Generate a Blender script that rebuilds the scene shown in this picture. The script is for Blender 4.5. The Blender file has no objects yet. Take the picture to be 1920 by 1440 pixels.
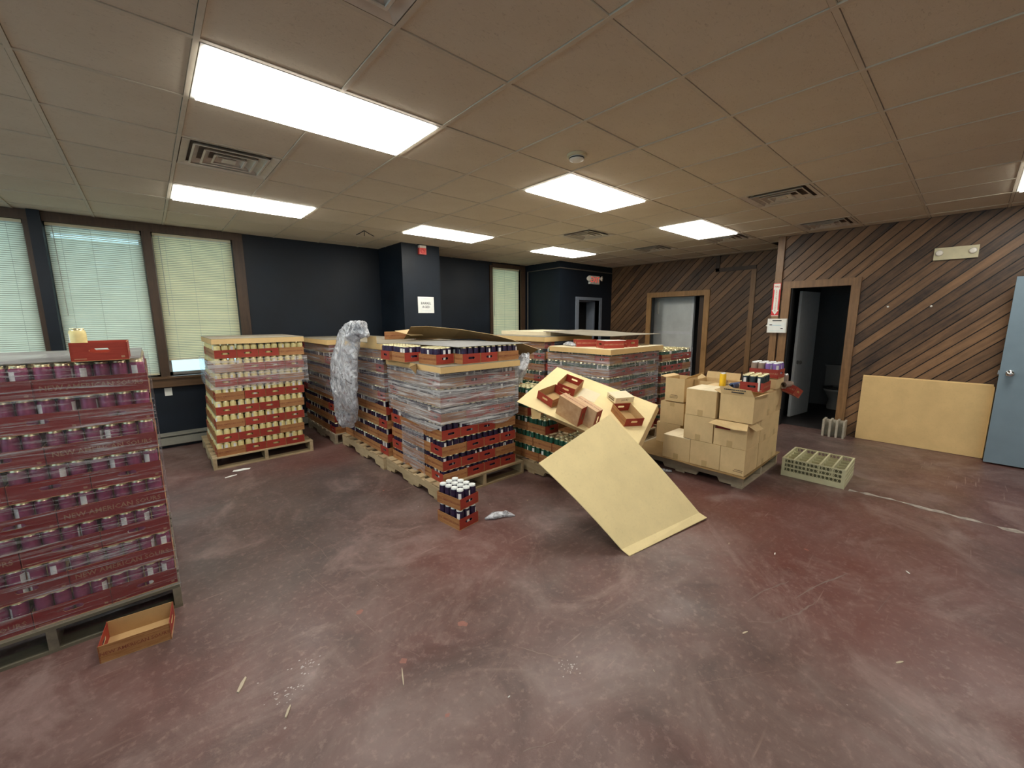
import bpy, math, random
from mathutils import Vector, Matrix, noise
R = math.radians
random.seed(7)
C = bpy.context.scene.collection
S = bpy.context.scene

# ------------------------------------------------------------------ camera, sky, exposure
CAMZ = 1.655
F_PX, YAW, PITCH, ROLL = 762.06, 0.84446, 0.15906, -0.00539
cd = bpy.data.cameras.new('camera'); cam = bpy.data.objects.new('camera', cd); C.objects.link(cam)
cd.sensor_fit = 'HORIZONTAL'; cd.sensor_width = 36.0; cd.lens = F_PX*36/1920; cd.clip_start = .02; cd.clip_end = 100
fw = Vector((math.cos(YAW)*math.cos(PITCH), math.sin(YAW)*math.cos(PITCH), -math.sin(PITCH)))
r0 = Vector((math.sin(YAW), -math.cos(YAW), 0)); u0 = r0.cross(fw)
rt = r0*math.cos(ROLL)+u0*math.sin(ROLL); up = u0*math.cos(ROLL)-r0*math.sin(ROLL)
m = Matrix((rt, up, -fw)).transposed().to_4x4(); m.translation = (0, 0, CAMZ)
cam.matrix_world = m; S.camera = cam
S.view_settings.view_transform = 'Standard'; S.view_settings.look = 'None'
S.view_settings.exposure = 0.80; S.view_settings.gamma = 1.0
try: S.view_settings.use_curve_mapping = False
except Exception: pass
W = bpy.data.worlds.new('sky'); S.world = W; W.use_nodes = True
bg = W.node_tree.nodes['Background']; bg.inputs[0].default_value = (.50, .80, .95, 1); bg.inputs[1].default_value = 1.2
PANEL = 9.0           # radiance of the ceiling light diffusers

# ------------------------------------------------------------------ materials
MATS = {}
class NT:
    def __init__(s, name):
        s.m = bpy.data.materials.new(name); s.m.use_nodes = True
        s.t = s.m.node_tree; s.t.nodes.clear()
        s.out = s.t.nodes.new('ShaderNodeOutputMaterial')
    def n(s, typ, **k):
        x = s.t.nodes.new('ShaderNode'+typ)
        for a, b in k.items():
            if a.startswith('i_'): x.inputs[a[2:].replace('_', ' ')].default_value = b
            else: setattr(x, a, b)
        return x
    def l(s, a, b): s.t.links.new(a, b)
    def ramp(s, fac, stops, interp='LINEAR'):
        r = s.n('ValToRGB'); r.color_ramp.interpolation = interp
        e = r.color_ramp.elements
        while len(e) > 1: e.remove(e[0])
        e[0].position, e[0].color = stops[0][0], (*stops[0][1], 1) if len(stops[0][1]) == 3 else stops[0][1]
        for p, c in stops[1:]:
            q = e.new(p); q.color = (*c, 1)
        s.l(fac, r.inputs[0]); return r.outputs[0]
    def coords(s, scale=(1, 1, 1), rot=(0, 0, 0), kind='Object'):
        tc = s.n('TexCoord'); mp = s.n('Mapping'); mp.inputs['Scale'].default_value = scale; mp.inputs['Rotation'].default_value = rot
        s.l(tc.outputs[kind], mp.inputs[0]); return mp.outputs[0]
    def noise(s, vec, scale, detail=4, rough=.55, dist=0):
        x = s.n('TexNoise'); x.inputs['Scale'].default_value = scale; x.inputs['Detail'].default_value = detail
        x.inputs['Roughness'].default_value = rough; x.inputs['Distortion'].default_value = dist
        s.l(vec, x.inputs['Vector']); return x.outputs[0]
    def mix(s, fac, a, b, blend='MIX'):
        x = s.n('Mix', data_type='RGBA', blend_type=blend)
        for v, i in ((fac, 0), (a, 6), (b, 7)):
            if isinstance(v, (int, float)): x.inputs[i].default_value = v
            elif isinstance(v, tuple): x.inputs[i].default_value = (*v, 1)
            else: s.l(v, x.inputs[i])
        return x.outputs[2]
    def math(s, op, a, b=0.0):
        x = s.n('Math', operation=op)
        for v, i in ((a, 0), (b, 1)):
            if isinstance(v, (int, float)): x.inputs[i].default_value = v
            else: s.l(v, x.inputs[i])
        return x.outputs[0]
    def bump(s, h, strength=.3, dist=.01):
        x = s.n('Bump'); x.inputs['Strength'].default_value = strength; x.inputs['Distance'].default_value = dist
        s.l(h, x.inputs['Height']); return x.outputs[0]
    def bsdf(s, col, rough=.6, metal=0, normal=None, spec=None, **k):
        p = s.n('BsdfPrincipled')
        for v, i in ((col, 'Base Color'), (rough, 'Roughness'), (metal, 'Metallic')):
            if isinstance(v, tuple): p.inputs[i].default_value = (*v, 1)
            elif isinstance(v, (int, float)): p.inputs[i].default_value = v
            else: s.l(v, p.inputs[i])
        if spec is not None: p.inputs['Specular IOR Level'].default_value = spec
        if normal is not None: s.l(normal, p.inputs['Normal'])
        for a, b in k.items(): p.inputs[a.replace('_', ' ')].default_value = b
        s.l(p.outputs[0], s.out.inputs[0]); return p
    def rnd(s):
        return s.n('ObjectInfo').outputs['Random']

def plain(name, col, rough=.6, metal=0, var=.12, nscale=14, bump=0, **k):
    t = NT(name); v = t.coords(); n = t.noise(v, nscale, 5)
    c0 = tuple(x*(1-var) for x in col); c1 = tuple(min(1, x*(1+var)) for x in col)
    col_ = t.ramp(n, [(.3, c0), (.7, c1)])
    t.bsdf(col_, rough, metal, t.bump(t.noise(v, nscale*6, 3), bump, .004) if bump else None, **k)
    MATS[name] = t.m; return t.m

def grainy(name, dark, light, axis, rough=.55, gscale=3, obj_random=.5, stretch=14):
    """wood: grain runs along AXIS (rotation in radians about X from +Y for wall planks, or 'x','y','z')"""
    t = NT(name)
    rot = (0, 0, 0); sc = {'x': (1, stretch, stretch), 'y': (stretch, 1, stretch), 'z': (stretch, stretch, 1)}.get(axis, None)
    if sc is None:
        rot = (axis, 0, 0); sc = (stretch, 1, stretch)
    rv = t.rnd(); tc = t.n('TexCoord'); ad = t.n('VectorMath', operation='ADD'); t.l(tc.outputs['Object'], ad.inputs[0])
    cb = t.n('CombineXYZ'); t.l(t.math('MULTIPLY', rv, 37.0), cb.inputs[0]); t.l(t.math('MULTIPLY', rv, 17.0), cb.inputs[1]); t.l(cb.outputs[0], ad.inputs[1])
    m1 = t.n('Mapping'); m1.inputs['Rotation'].default_value = rot; t.l(ad.outputs[0], m1.inputs[0])
    m2 = t.n('Mapping'); m2.inputs['Scale'].default_value = sc; t.l(m1.outputs[0], m2.inputs[0])
    n1 = t.noise(m2.outputs[0], gscale, 6, .6, .4); n2 = t.noise(m1.outputs[0], 3.4, 5, .7)
    f = t.math('ADD', t.math('MULTIPLY', n1, .66), t.math('MULTIPLY', n2, .48))
    f = t.math('ADD', f, t.math('MULTIPLY', t.math('SUBTRACT', rv, .5), obj_random))
    col = t.ramp(f, [(.25, dark), (.85, light)])
    t.bsdf(col, rough, 0, t.bump(n1, .25, .003))
    MATS[name] = t.m; return t.m

# floor: worn painted concrete
def floor_mat():
    t = NT('floor_paint'); v = t.coords()
    big = t.noise(v, .55, 5, .6, .6); mid = t.noise(v, 2.3, 8, .65, .8); fine = t.noise(v, 26, 8, .7)
    a = t.ramp(mid, [(.32, (.078, .050, .045)), (.48, (.132, .083, .073)), (.66, (.19, .135, .122))])
    b = t.ramp(mid, [(.32, (.10, .040, .034)), (.5, (.135, .062, .054)), (.7, (.18, .098, .087))])
    col = t.mix(t.ramp(big, [(.42, (0, 0, 0)), (.6, (1, 1, 1))]), a, b)
    def zone(cx, cy, r, dist=.5):
        tc = t.n('TexCoord'); vm = t.n('VectorMath', operation='DISTANCE'); vm.inputs[1].default_value = (cx, cy, 0); t.l(tc.outputs['Object'], vm.inputs[0])
        d_ = t.math('ADD', t.math('DIVIDE', vm.outputs['Value'], r), t.math('MULTIPLY', t.math('SUBTRACT', t.noise(v, 1.7, 7, .7), .5), dist*2.4))
        return t.ramp(d_, [(.35, (1, 1, 1)), (1.0, (0, 0, 0))])
    for cx, cy, r, am in ((1.0, 4.3, 1.5, .7), (.45, 3.0, .9, .55), (6.4, 1.2, 1.1, .6), (2.4, 1.0, .8, .2), (2.3, 2.0, .6, .5)): col = t.mix(t.math('MULTIPLY', zone(cx, cy, r), am), col, (.075, .062, .058))
    for cx, cy, r, am in ((3.5, 1.7, 1.0, .7), (3.9, .5, 1.3, .6), (1.75, 2.3, .7, .5), (1.5, 5.2, .8, .5), (2.8, .4, .7, .4)): col = t.mix(t.math('MULTIPLY', zone(cx, cy, r), am), col, (.155, .050, .040))
    # pale worn haze
    w = t.noise(v, 1.2, 10, .72, 1.4)
    col = t.mix(t.math('MULTIPLY', t.ramp(w, [(.52, (0, 0, 0)), (.68, (1, 1, 1))]), .6), col, (.29, .205, .185))
    # fine speckle
    col = t.mix(t.math('MULTIPLY', t.ramp(fine, [(.53, (0, 0, 0)), (.72, (1, 1, 1))]), .5), col, (.33, .22, .195))
    col = t.mix(t.math('MULTIPLY', t.ramp(fine, [(.25, (1, 1, 1)), (.42, (0, 0, 0))]), .35), col, (.055, .036, .033))
    # dragged scratches in three directions
    for ang, sc, th, am in ((.95, 1.0, .66, .6), (.35, .8, .68, .5), (2.3, .7, .69, .4)):
        vv = t.coords((2.0*sc, 46*sc, 1), (0, 0, ang)); s1 = t.noise(vv, 1.0, 3, .5, .25)
        mask = t.noise(t.coords((1, 1, 1), (0, 0, ang)), .9, 3)
        k = t.math('MULTIPLY', t.ramp(s1, [(th, (0, 0, 0)), (th+.05, (1, 1, 1))]), t.ramp(mask, [(.5, (0, 0, 0)), (.62, (1, 1, 1))]))
        col = t.mix(t.math('MULTIPLY', k, am), col, (.34, .235, .20))
    # reddish chips where the top coat is gone
    vo = t.n('TexVoronoi', feature='F1'); vo.inputs['Scale'].default_value = 1.7; t.l(v, vo.inputs['Vector'])
    chip = t.math('LESS_THAN', t.math('ADD', vo.outputs['Distance'], t.math('MULTIPLY', t.noise(v, 18, 4), .11)), .085)
    col = t.mix(t.math('MULTIPLY', chip, .7), col, (.36, .135, .10))
    vo2 = t.n('TexVoronoi', feature='F1'); vo2.inputs['Scale'].default_value = 5.5; t.l(v, vo2.inputs['Vector'])
    dot = t.math('LESS_THAN', t.math('ADD', vo2.outputs['Distance'], t.math('MULTIPLY', t.noise(v, 40, 3), .09)), .07)
    col = t.mix(t.math('MULTIPLY', dot, .65), col, (.42, .36, .33))
    rough = t.ramp(t.noise(v, 3.5, 8, .7), [(.3, (.30, .30, .30)), (.7, (.52, .52, .52))])
    nb = t.bump(t.math('ADD', t.math('MULTIPLY', t.noise(v, 60, 6, .7), .5), t.noise(v, 9, 5, .6)), .22, .006)
    t.bsdf(col, rough, 0, nb, spec=.5); MATS['floor'] = t.m
floor_mat()

def tile_mat():
    t = NT('ceiling_tile'); v = t.coords()
    r = t.rnd()
    fis = t.noise(t.coords((1, 2.6, 1)), 30, 6, .75, 1.2)
    stain = t.noise(v, 1.1, 5, .6)
    col = t.ramp(stain, [(.3, (.66, .58, .45)), (.7, (.76, .69, .56))])
    col = t.mix(t.math('MULTIPLY', t.ramp(fis, [(.34, (1, 1, 1)), (.43, (0, 0, 0))]), .42), col, (.34, .27, .19))
    col = t.mix(t.math('MULTIPLY', r, .10), col, (.52, .43, .32))
    t.bsdf(col, .92, 0, t.bump(fis, .35, .006), spec=.1); MATS['tile'] = t.m
tile_mat()
plain('grid', (.62, .55, .43), .6, var=.06)
plain('plenum', (.16, .125, .095), .9)
plain('wall_beige', (.66, .62, .54), .8, var=.05)

def black_paint():
    t = NT('black_paint'); v = t.coords()
    n = t.noise(v, 1.6, 6, .6); col = t.ramp(n, [(.3, (.0055, .0088, .014)), (.7, (.010, .0165, .027))])
    t.bsdf(col, t.ramp(n, [(.3, (.42, .42, .42)), (.7, (.58, .58, .58))]), 0, t.bump(t.math('ADD', t.noise(v, 5, 5), t.math('MULTIPLY', t.noise(v, 45, 3), .2)), .3, .012), spec=.32)
    MATS['black'] = t.m
black_paint()
grainy('plank', (.026, .013, .007), (.25, .132, .058), R(45), .5, 2.2, .42, 13)
grainy('casing_tan', (.22, .112, .036), (.56, .31, .115), 'z', .5, 2.5, .12)
grainy('casing_brown', (.022, .012, .007), (.085, .045, .022), 'z', .5, 2.5, .12)
grainy('casing_mid', (.10, .049, .019), (.33, .178, .072), 'z', .42, 2.5, .12)
grainy('sill_wood', (.05, .026, .012), (.17, .09, .04), 'x', .45, 2.5, .1)
grainy('pallet_wood', (.22, .155, .08), (.56, .44, .26), 'x', .8, 2.2, .35, 10)
grainy('pallet_wood_y', (.25, .175, .09), (.60, .48, .29), 'y', .8, 2.2, .25, 10)
grainy('pallet_grey', (.22, .175, .12), (.54, .45, .31), 'x', .85, 2.2, .35, 10)
grainy('pallet_grey_y', (.25, .20, .135), (.58, .48, .33), 'y', .85, 2.2, .25, 10)

grainy('pallet_dark', (.07, .06, .045), (.22, .19, .13), 'x', .85, 2.2, .35, 10)
grainy('pallet_dark_y', (.08, .065, .05), (.25, .21, .15), 'y', .85, 2.2, .25, 10)

def kraft(name, col, var=.1, rough=.8):
    t = NT(name); v = t.coords(); n = t.noise(v, 5, 6, .6)
    fine = t.noise(t.coords((1, 1, 60)), 8, 2)
    c0 = tuple(x*(1-var) for x in col); c1 = tuple(min(1, x*(1+var)) for x in col)
    c = t.ramp(n, [(.3, c0), (.7, c1)])
    c = t.mix(t.math('MULTIPLY', t.ramp(t.noise(v, 55, 4, .7), [(.3, (1, 1, 1)), (.45, (0, 0, 0))]), .18), c, tuple(x*.6 for x in col))
    t.bsdf(c, rough, 0, t.bump(fine, .06, .003), spec=.2); MATS[name] = t.m
kraft('kraft', (.66, .485, .255)); kraft('kraft_sheet', (.85, .70, .38), .05); kraft('kraft_pale', (.80, .70, .49), .06)
kraft('kraft_orange', (.72, .505, .235), .06); kraft('kraft_grey', (.30, .27, .21), .1); kraft('kraft_dark', (.26, .17, .075), .1)
kraft('tray_inside', (.50, .325, .15), .08)
kraft('tape', (.52, .37, .18), .08, .45)
def tray_print(name, dark, light, r=.55):
    t = NT(name); rv = t.rnd()
    n = t.noise(t.coords((2, 2, 22)), 7, 5, .6, .5)
    f = t.math('ADD', n, t.math('MULTIPLY', t.math('SUBTRACT', rv, .5), .28))
    t.bsdf(t.ramp(f, [(.3, dark), (.7, light)]), r, spec=.4); MATS[name] = t.m
tray_print('tray_kraft', (.31, .125, .042), (.49, .245, .098))
tray_print('tray_red', (.27, .028, .018), (.40, .052, .032))
tray_print('tray_maroon', (.185, .012, .013), (.26, .022, .021))
plain('ink_red', (.23, .06, .03), .6); plain('ink_cream', (.50, .26, .15), .6); plain('ink_dull', (.32, .15, .085), .6); plain('ink_black', (.03, .03, .035), .6)
plain('ink_brown', (.16, .10, .05), .7)
plain('can_pink', (.29, .055, .135), .3, .25, var=.2, nscale=30); plain('can_yellow', (.92, .78, .36), .35, .1, var=.12, nscale=25)
plain('can_purple', (.030, .016, .050), .3, .2, var=.5, nscale=30); plain('can_green', (.02, .10, .06), .3, .2, var=.3, nscale=30)
plain('can_slate', (.03, .05, .06), .35, .3); plain('can_blue', (.10, .16, .33), .4); plain('can_violet', (.25, .14, .45), .4); plain('can_taupe', (.33, .24, .19), .4)
plain('can_sun', (.90, .55, .02), .35); plain('can_orange', (.80, .38, .05), .35)
plain('can_white', (.82, .82, .80), .4, var=.04)
plain('lid_gold', (.88, .80, .50), .28, .85, var=.08); plain('lid_silver', (.85, .86, .86), .3, .7, var=.06); plain('lid_dark', (.40, .31, .20), .3, .85)
plain('lid_white', (.80, .84, .82), .4, .15, var=.04)
plain('paper', (.82, .84, .80), .7, var=.03); plain('paper_blue', (.55, .68, .72), .7, var=.05)
plain('sign_red', (.62, .03, .03), .45, var=.05); plain('white_plastic', (.80, .79, .72), .4, var=.04); plain('cream_plastic', (.62, .56, .36), .45, var=.06)
plain('alarm_red', (.65, .06, .04), .35, var=.05); plain('clear_lens', (.85, .80, .70), .2, var=.03)
plain('crate', (.62, .59, .37), .5, var=.06); plain('crate_shade', (.13, .12, .06), .7)
plain('metal_grey', (.42, .42, .40), .35, .9); plain('chrome', (.80, .80, .80), .15, 1.0, var=.03)
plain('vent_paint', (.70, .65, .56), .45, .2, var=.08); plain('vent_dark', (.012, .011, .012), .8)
plain('heater', (.30, .29, .24), .45, .2, var=.08)
plain('door_blue', (.19, .26, .31), .4, var=.06, nscale=5, bump=.05); plain('door_white', (.84, .86, .86), .45, var=.04)
plain('grey_panel', (.80, .83, .80), .4, .2, var=.1, nscale=3); plain('frame_grey', (.20, .23, .28), .45, var=.05)
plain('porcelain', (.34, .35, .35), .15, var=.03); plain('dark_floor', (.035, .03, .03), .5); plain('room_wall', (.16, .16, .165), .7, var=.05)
plain('concrete', (.42, .38, .30), .9, var=.18, nscale=18, bump=.4)
plain('scrape', (.36, .32, .28), .8, var=.3, nscale=20, bump=.3); plain('sliver', (.50, .42, .31), .8); plain('tee_black', (.02, .02, .02), .6)
plain('scratch', (.20, .138, .12), .6, var=.2); plain('chip_red', (.27, .115, .09), .6); plain('print_glare', (.42, .36, .34), .35)
plain('conduit', (.16, .14, .12), .5, .3)
plain('slate_block', (.22, .22, .21), .5)

def blind_mat(name, col, tr):
    t = NT(name); v = t.coords(); n = t.noise(v, 6, 5, .6)
    c = t.ramp(n, [(.3, tuple(x*.93 for x in col)), (.7, col)])
    d = t.n('BsdfDiffuse'); t.l(c, d.inputs[0]); tl = t.n('BsdfTranslucent'); t.l(c, tl.inputs[0])
    mx = t.n('MixShader'); mx.inputs[0].default_value = tr; t.l(d.outputs[0], mx.inputs[1]); t.l(tl.outputs[0], mx.inputs[2]); t.l(mx.outputs[0], t.out.inputs[0]); MATS[name] = t.m
blind_mat('blind_cream', (.97, .82, .52), .58); blind_mat('blind_white', (.94, .92, .76), .56)
blind_mat('blind_edge_shade', (.46, .43, .32), .35)  # lower edge of each slat: shadow lines painted in as darker colour
plain('blind_cord', (.45, .43, .34), .7)

def glass_mat():
    t = NT('window_glass'); a = t.n('BsdfTransparent'); a.inputs[0].default_value = (.93, .97, .97, 1); g = t.n('BsdfGlossy'); g.inputs['Roughness'].default_value = .05
    fr = t.n('Fresnel'); fr.inputs[0].default_value = 1.45
    mx = t.n('MixShader'); t.l(fr.outputs[0], mx.inputs[0]); t.l(a.outputs[0], mx.inputs[1]); t.l(g.outputs[0], mx.inputs[2]); t.l(mx.outputs[0], t.out.inputs[0]); MATS['glass'] = t.m
glass_mat()

def film_mat(name, lo, hi, scale=(1.6, 1.6, 46), tint=(.95, .94, .95), grey=(.62, .63, .66), thr=(.50, .72), rough=.13):
    """stretch film: clear plastic, milky where it is gathered into strands"""
    t = NT(name); v = t.coords(scale)
    n = t.noise(v, 1.3, 6, .65, .9); n2 = t.noise(t.coords((3, 3, 6)), 1.1, 3)
    f = t.ramp(t.math('ADD', t.math('MULTIPLY', n, .8), t.math('MULTIPLY', n2, .2)), [(thr[0], (lo,)*3), (thr[1], (hi,)*3)])
    tr = t.n('BsdfTransparent'); tr.inputs[0].default_value = (*tint, 1)
    p = t.n('BsdfPrincipled'); p.inputs['Base Color'].default_value = (*grey, 1); p.inputs['Roughness'].default_value = rough; p.inputs['Specular IOR Level'].default_value = .9
    t.l(t.bump(n, .9, .02), p.inputs['Normal'])
    mx = t.n('MixShader'); t.l(f, mx.inputs[0]); t.l(tr.outputs[0], mx.inputs[1]); t.l(p.outputs[0], mx.inputs[2]); t.l(mx.outputs[0], t.out.inputs[0]); MATS[name] = t.m
film_mat('film_light', .06, .74, thr=(.505, .685), rough=.09); film_mat('film_heavy', .18, .92, (1.5, 1.5, 40), grey=(.74, .75, .76), thr=(.45, .64)); film_mat('film_mid', .12, .80, grey=(.70, .70, .73), thr=(.46, .67))
film_mat('film_bundle', .22, .96, (13, 13, 8), (.90, .91, .93), (.70, .73, .78), (.42, .56), .07)

def emit(name, col, st):
    t = NT(name); e = t.n('Emission'); e.inputs[0].default_value = (*col, 1); e.inputs[1].default_value = st; t.l(e.outputs[0], t.out.inputs[0]); MATS[name] = t.m
emit('diffuser', (1.0, .965, .88), PANEL)
emit('exit_glow', (1.0, .12, .08), .35)
M = MATS

# ------------------------------------------------------------------ mesh helpers
class MB:
    def __init__(s): s.v = []; s.f = []; s.mi = []; s.x = None
    def add(s, vs, fs, mi=0):
        b = len(s.v)
        for p in vs:
            p = Vector(p); s.v.append(s.x @ p if s.x is not None else p)
        for k, q in enumerate(fs):
            s.f.append([b+i for i in q]); s.mi.append(mi[k] if isinstance(mi, (list, tuple)) else mi)
        return s
    def box(s, a, b, mi=0):
        (x0, y0, z0), (x1, y1, z1) = a, b
        if x0 > x1: x0, x1 = x1, x0
        if y0 > y1: y0, y1 = y1, y0
        if z0 > z1: z0, z1 = z1, z0
        return s.add([(x0,y0,z0),(x1,y0,z0),(x1,y1,z0),(x0,y1,z0),(x0,y0,z1),(x1,y0,z1),(x1,y1,z1),(x0,y1,z1)],
              [(0,3,2,1),(4,5,6,7),(0,1,5,4),(2,3,7,6),(3,0,4,7),(1,2,6,5)], mi)     # -z +z -y +y -x +x
    def prism(s, poly, d, mi=0):
        """POLY: list of 3-D points (a flat polygon), extruded by the vector D"""
        n = len(poly); d = Vector(d); vs = [Vector(p) for p in poly]+[Vector(p)+d for p in poly]
        nrm = Vector((0, 0, 0))
        for i in range(n):
            nrm += Vector(poly[i]).cross(Vector(poly[(i+1) % n]))
        if nrm.dot(d) > 0: fs = [tuple(range(n-1, -1, -1)), tuple(range(n, 2*n))]+[(i, (i+1) % n, n+(i+1) % n, n+i) for i in range(n)]
        else: fs = [tuple(range(n)), tuple(range(2*n-1, n-1, -1))]+[((i+1) % n, i, n+i, n+(i+1) % n) for i in range(n)]
        return s.add(vs, fs, mi)
    def lathe(s, prof, seg, mi, base=(0, 0, 0), cap=True, axis='z'):
        vs, fs, ms = [], [], []
        for r, z in prof:
            for k in range(seg):
                a = 2*math.pi*k/seg; p = (r*math.cos(a), r*math.sin(a), z)
                if axis == 'x': p = (p[2], p[0], p[1])
                if axis == 'y': p = (p[1], p[2], p[0])
                vs.append((p[0]+base[0], p[1]+base[1], p[2]+base[2]))
        for i in range(len(prof)-1):
            for k in range(seg):
                j = (k+1) % seg
                fs.append((i*seg+k, i*seg+j, (i+1)*seg+j, (i+1)*seg+k)); ms.append(mi(i, k) if callable(mi) else mi)
        if cap:
            fs.append(tuple(range(seg-1, -1, -1))); ms.append(mi(0, 0) if callable(mi) else mi)
            n = (len(prof)-1)*seg; fs.append(tuple(range(n, n+seg))); ms.append(mi(len(prof)-2, 0) if callable(mi) else mi)
        return s.add(vs, fs, ms)
    def tube(s, pts, r, seg=8, mi=0):
        pts = [Vector(p) for p in pts]; n = len(pts); vs = []
        for i, p in enumerate(pts):
            d = (pts[min(i+1, n-1)]-pts[max(i-1, 0)]).normalized()
            a = d.orthogonal().normalized() if abs(d.z) > .95 else d.cross(Vector((0, 0, 1))).normalized()
            b = d.cross(a); rr = r[i] if isinstance(r, (list, tuple)) else r
            for k in range(seg):
                t = 2*math.pi*k/seg; vs.append(p+a*rr*math.cos(t)+b*rr*math.sin(t))
        fs = [(i*seg+k, i*seg+(k+1) % seg, (i+1)*seg+(k+1) % seg, (i+1)*seg+k) for i in range(n-1) for k in range(seg)]
        fs += [tuple(range(seg-1, -1, -1)), tuple(range((n-1)*seg, n*seg))]
        return s.add(vs, fs, mi)
    def mesh(s, name, mats, smooth=False):
        me = bpy.data.meshes.new(name); me.from_pydata(s.v, [], s.f)
        for a in mats: me.materials.append(M[a])
        me.polygons.foreach_set('material_index', s.mi)
        if smooth: me.polygons.foreach_set('use_smooth', [True]*len(s.f))
        me.update(); return me

def obj(name, me, parent=None, loc=(0, 0, 0), rot=(0, 0, 0), scale=(1, 1, 1)):
    o = bpy.data.objects.new(name, me); C.objects.link(o)
    if parent is not None: o.parent = parent
    o.location = loc; o.rotation_euler = rot; o.scale = scale
    return o
def tag(o, label=None, cat=None, group=None, kind=None):
    if label: o['label'] = label
    if cat: o['category'] = cat
    if group: o['group'] = group
    if kind: o['kind'] = kind
    return o
def empty(name, loc, rz=0, label=None, cat=None, group=None, kind=None):
    o = bpy.data.objects.new(name, None); C.objects.link(o); o.location = loc; o.rotation_euler = (0, 0, rz); o.empty_display_size = .05
    return tag(o, label, cat, group, kind)
def one(name, mb, mats, parent=None, label=None, cat=None, group=None, kind=None, smooth=False, **k):
    return tag(obj(name, mb.mesh(name, mats, smooth), parent, **k), label, cat, group, kind)
def boxes(*bs):
    b = MB()
    for q in bs: b.box(*q)
    return b
_txt = {}
def text_mb(s, size, bold=True):
    """flat lettering in the XY plane, centred, as (verts, faces)"""
    key = (s, size)
    if key in _txt: return _txt[key]
    cu = bpy.data.curves.new('t', 'FONT'); cu.body = s; cu.size = size; cu.align_x = 'CENTER'; cu.align_y = 'CENTER'; cu.resolution_u = 1
    cu.offset = size*.012 if bold else 0
    o = bpy.data.objects.new('t', cu); C.objects.link(o)
    dg = bpy.context.evaluated_depsgraph_get(); me = o.evaluated_get(dg).to_mesh()
    r = ([v.co.copy() for v in me.vertices], [tuple(p.vertices) for p in me.polygons])
    o.evaluated_get(dg).to_mesh_clear(); bpy.data.objects.remove(o); bpy.data.curves.remove(cu)
    _txt[key] = r; return r
def put_text(mb, s, size, origin, ux, uy, mi, squash=1.0):
    vs, fs = text_mb(s, size); ux, uy, o = Vector(ux), Vector(uy), Vector(origin)
    mb.add([o+ux*v.x*squash+uy*v.y for v in vs], fs, mi)
ORD = 'zeroth first second third fourth fifth sixth seventh eighth ninth tenth eleventh twelfth thirteenth fourteenth fifteenth sixteenth seventeenth eighteenth'.split()
FLOORZ = 0.0; CEIL = 2.833

# ------------------------------------------------------------------ room shell
XR, XL, YW, YB = 7.21, 8.42, 6.88, 5.86     # right wood wall, far wood wall, window wall, face of the black corner block
fl = boxes(((-4.6, -5.0, -.12), (10.2, 7.1, 0))); tag(one('floor', fl, ['floor']), 'worn dark red painted concrete floor, scuffed and scratched', 'floor', kind='structure')
FLOOR = bpy.data.objects['floor']
ce = boxes(((-4.6, -5.0, CEIL+.03), (10.2, 7.1, CEIL+.12))); CEILING = tag(one('ceiling', ce, ['plenum']), 'suspended ceiling of square stained beige tiles', 'ceiling', kind='structure')
# window wall with four openings
ZS, ZH = .945, 2.735
WINS = [(-1.70, -.87), (-.73, .07), (.159, .994), (5.56, 6.37)]
b = MB(); x = -4.6
for (a, c_) in WINS:
    b.box((x, YW, 0), (a, YW+.22, CEIL+.03)); b.box((a, YW, 0), (c_, YW+.22, ZS)); b.box((a, YW, ZH), (c_, YW+.22, CEIL+.03)); x = c_
b.box((x, YW, 0), (XL+.3, YW+.22, CEIL+.03))
tag(one('wall_window', b, ['black']), 'black painted wall holding the blind-covered windows', 'wall', kind='structure')
b = boxes(((3.083, 6.04, 0), (3.762, YW, CEIL+.03))); tag(one('wall_pillar', b, ['black']), 'black painted square pillar standing out from the window wall', 'pillar', kind='structure')
# black corner block (door opening 2)
b = MB(); b.box((6.56, YB, 0), (6.66, YW, CEIL+.03)); b.box((6.66, YB, 0), (7.18, YB+.12, CEIL+.03)); b.box((7.94, YB, 0), (XL+.1, YB+.12, CEIL+.03)); b.box((7.18, YB, 2.06), (7.94, YB+.12, CEIL+.03))
tag(one('wall_block', b, ['black']), 'black painted corner block with a dark doorway', 'wall', kind='structure')
b = boxes(((-4.7, -5.1, 0), (-4.6, 7.1, .95)), ((-4.7, -5.1, 2.6), (-4.6, 7.1, CEIL+.03)), *[((-4.7, y-.25, .95), (-4.6, y+.25, 2.6)) for y in (-4.8, -2.4, 0, 2.4, 4.8, 6.9)]); tag(one('wall_left', b, ['wall_beige']), 'beige wall out of view beyond the pink cans, openings added for daylight', 'wall', kind='structure')  # unseen openings added to let daylight onto the ceiling
b = boxes(((-4.6, -5.1, 0), (7.3, -5.0, CEIL+.03))); tag(one('wall_back', b, ['wall_beige']), 'plain beige wall out of view behind the photographer', 'wall', kind='structure')

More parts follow.
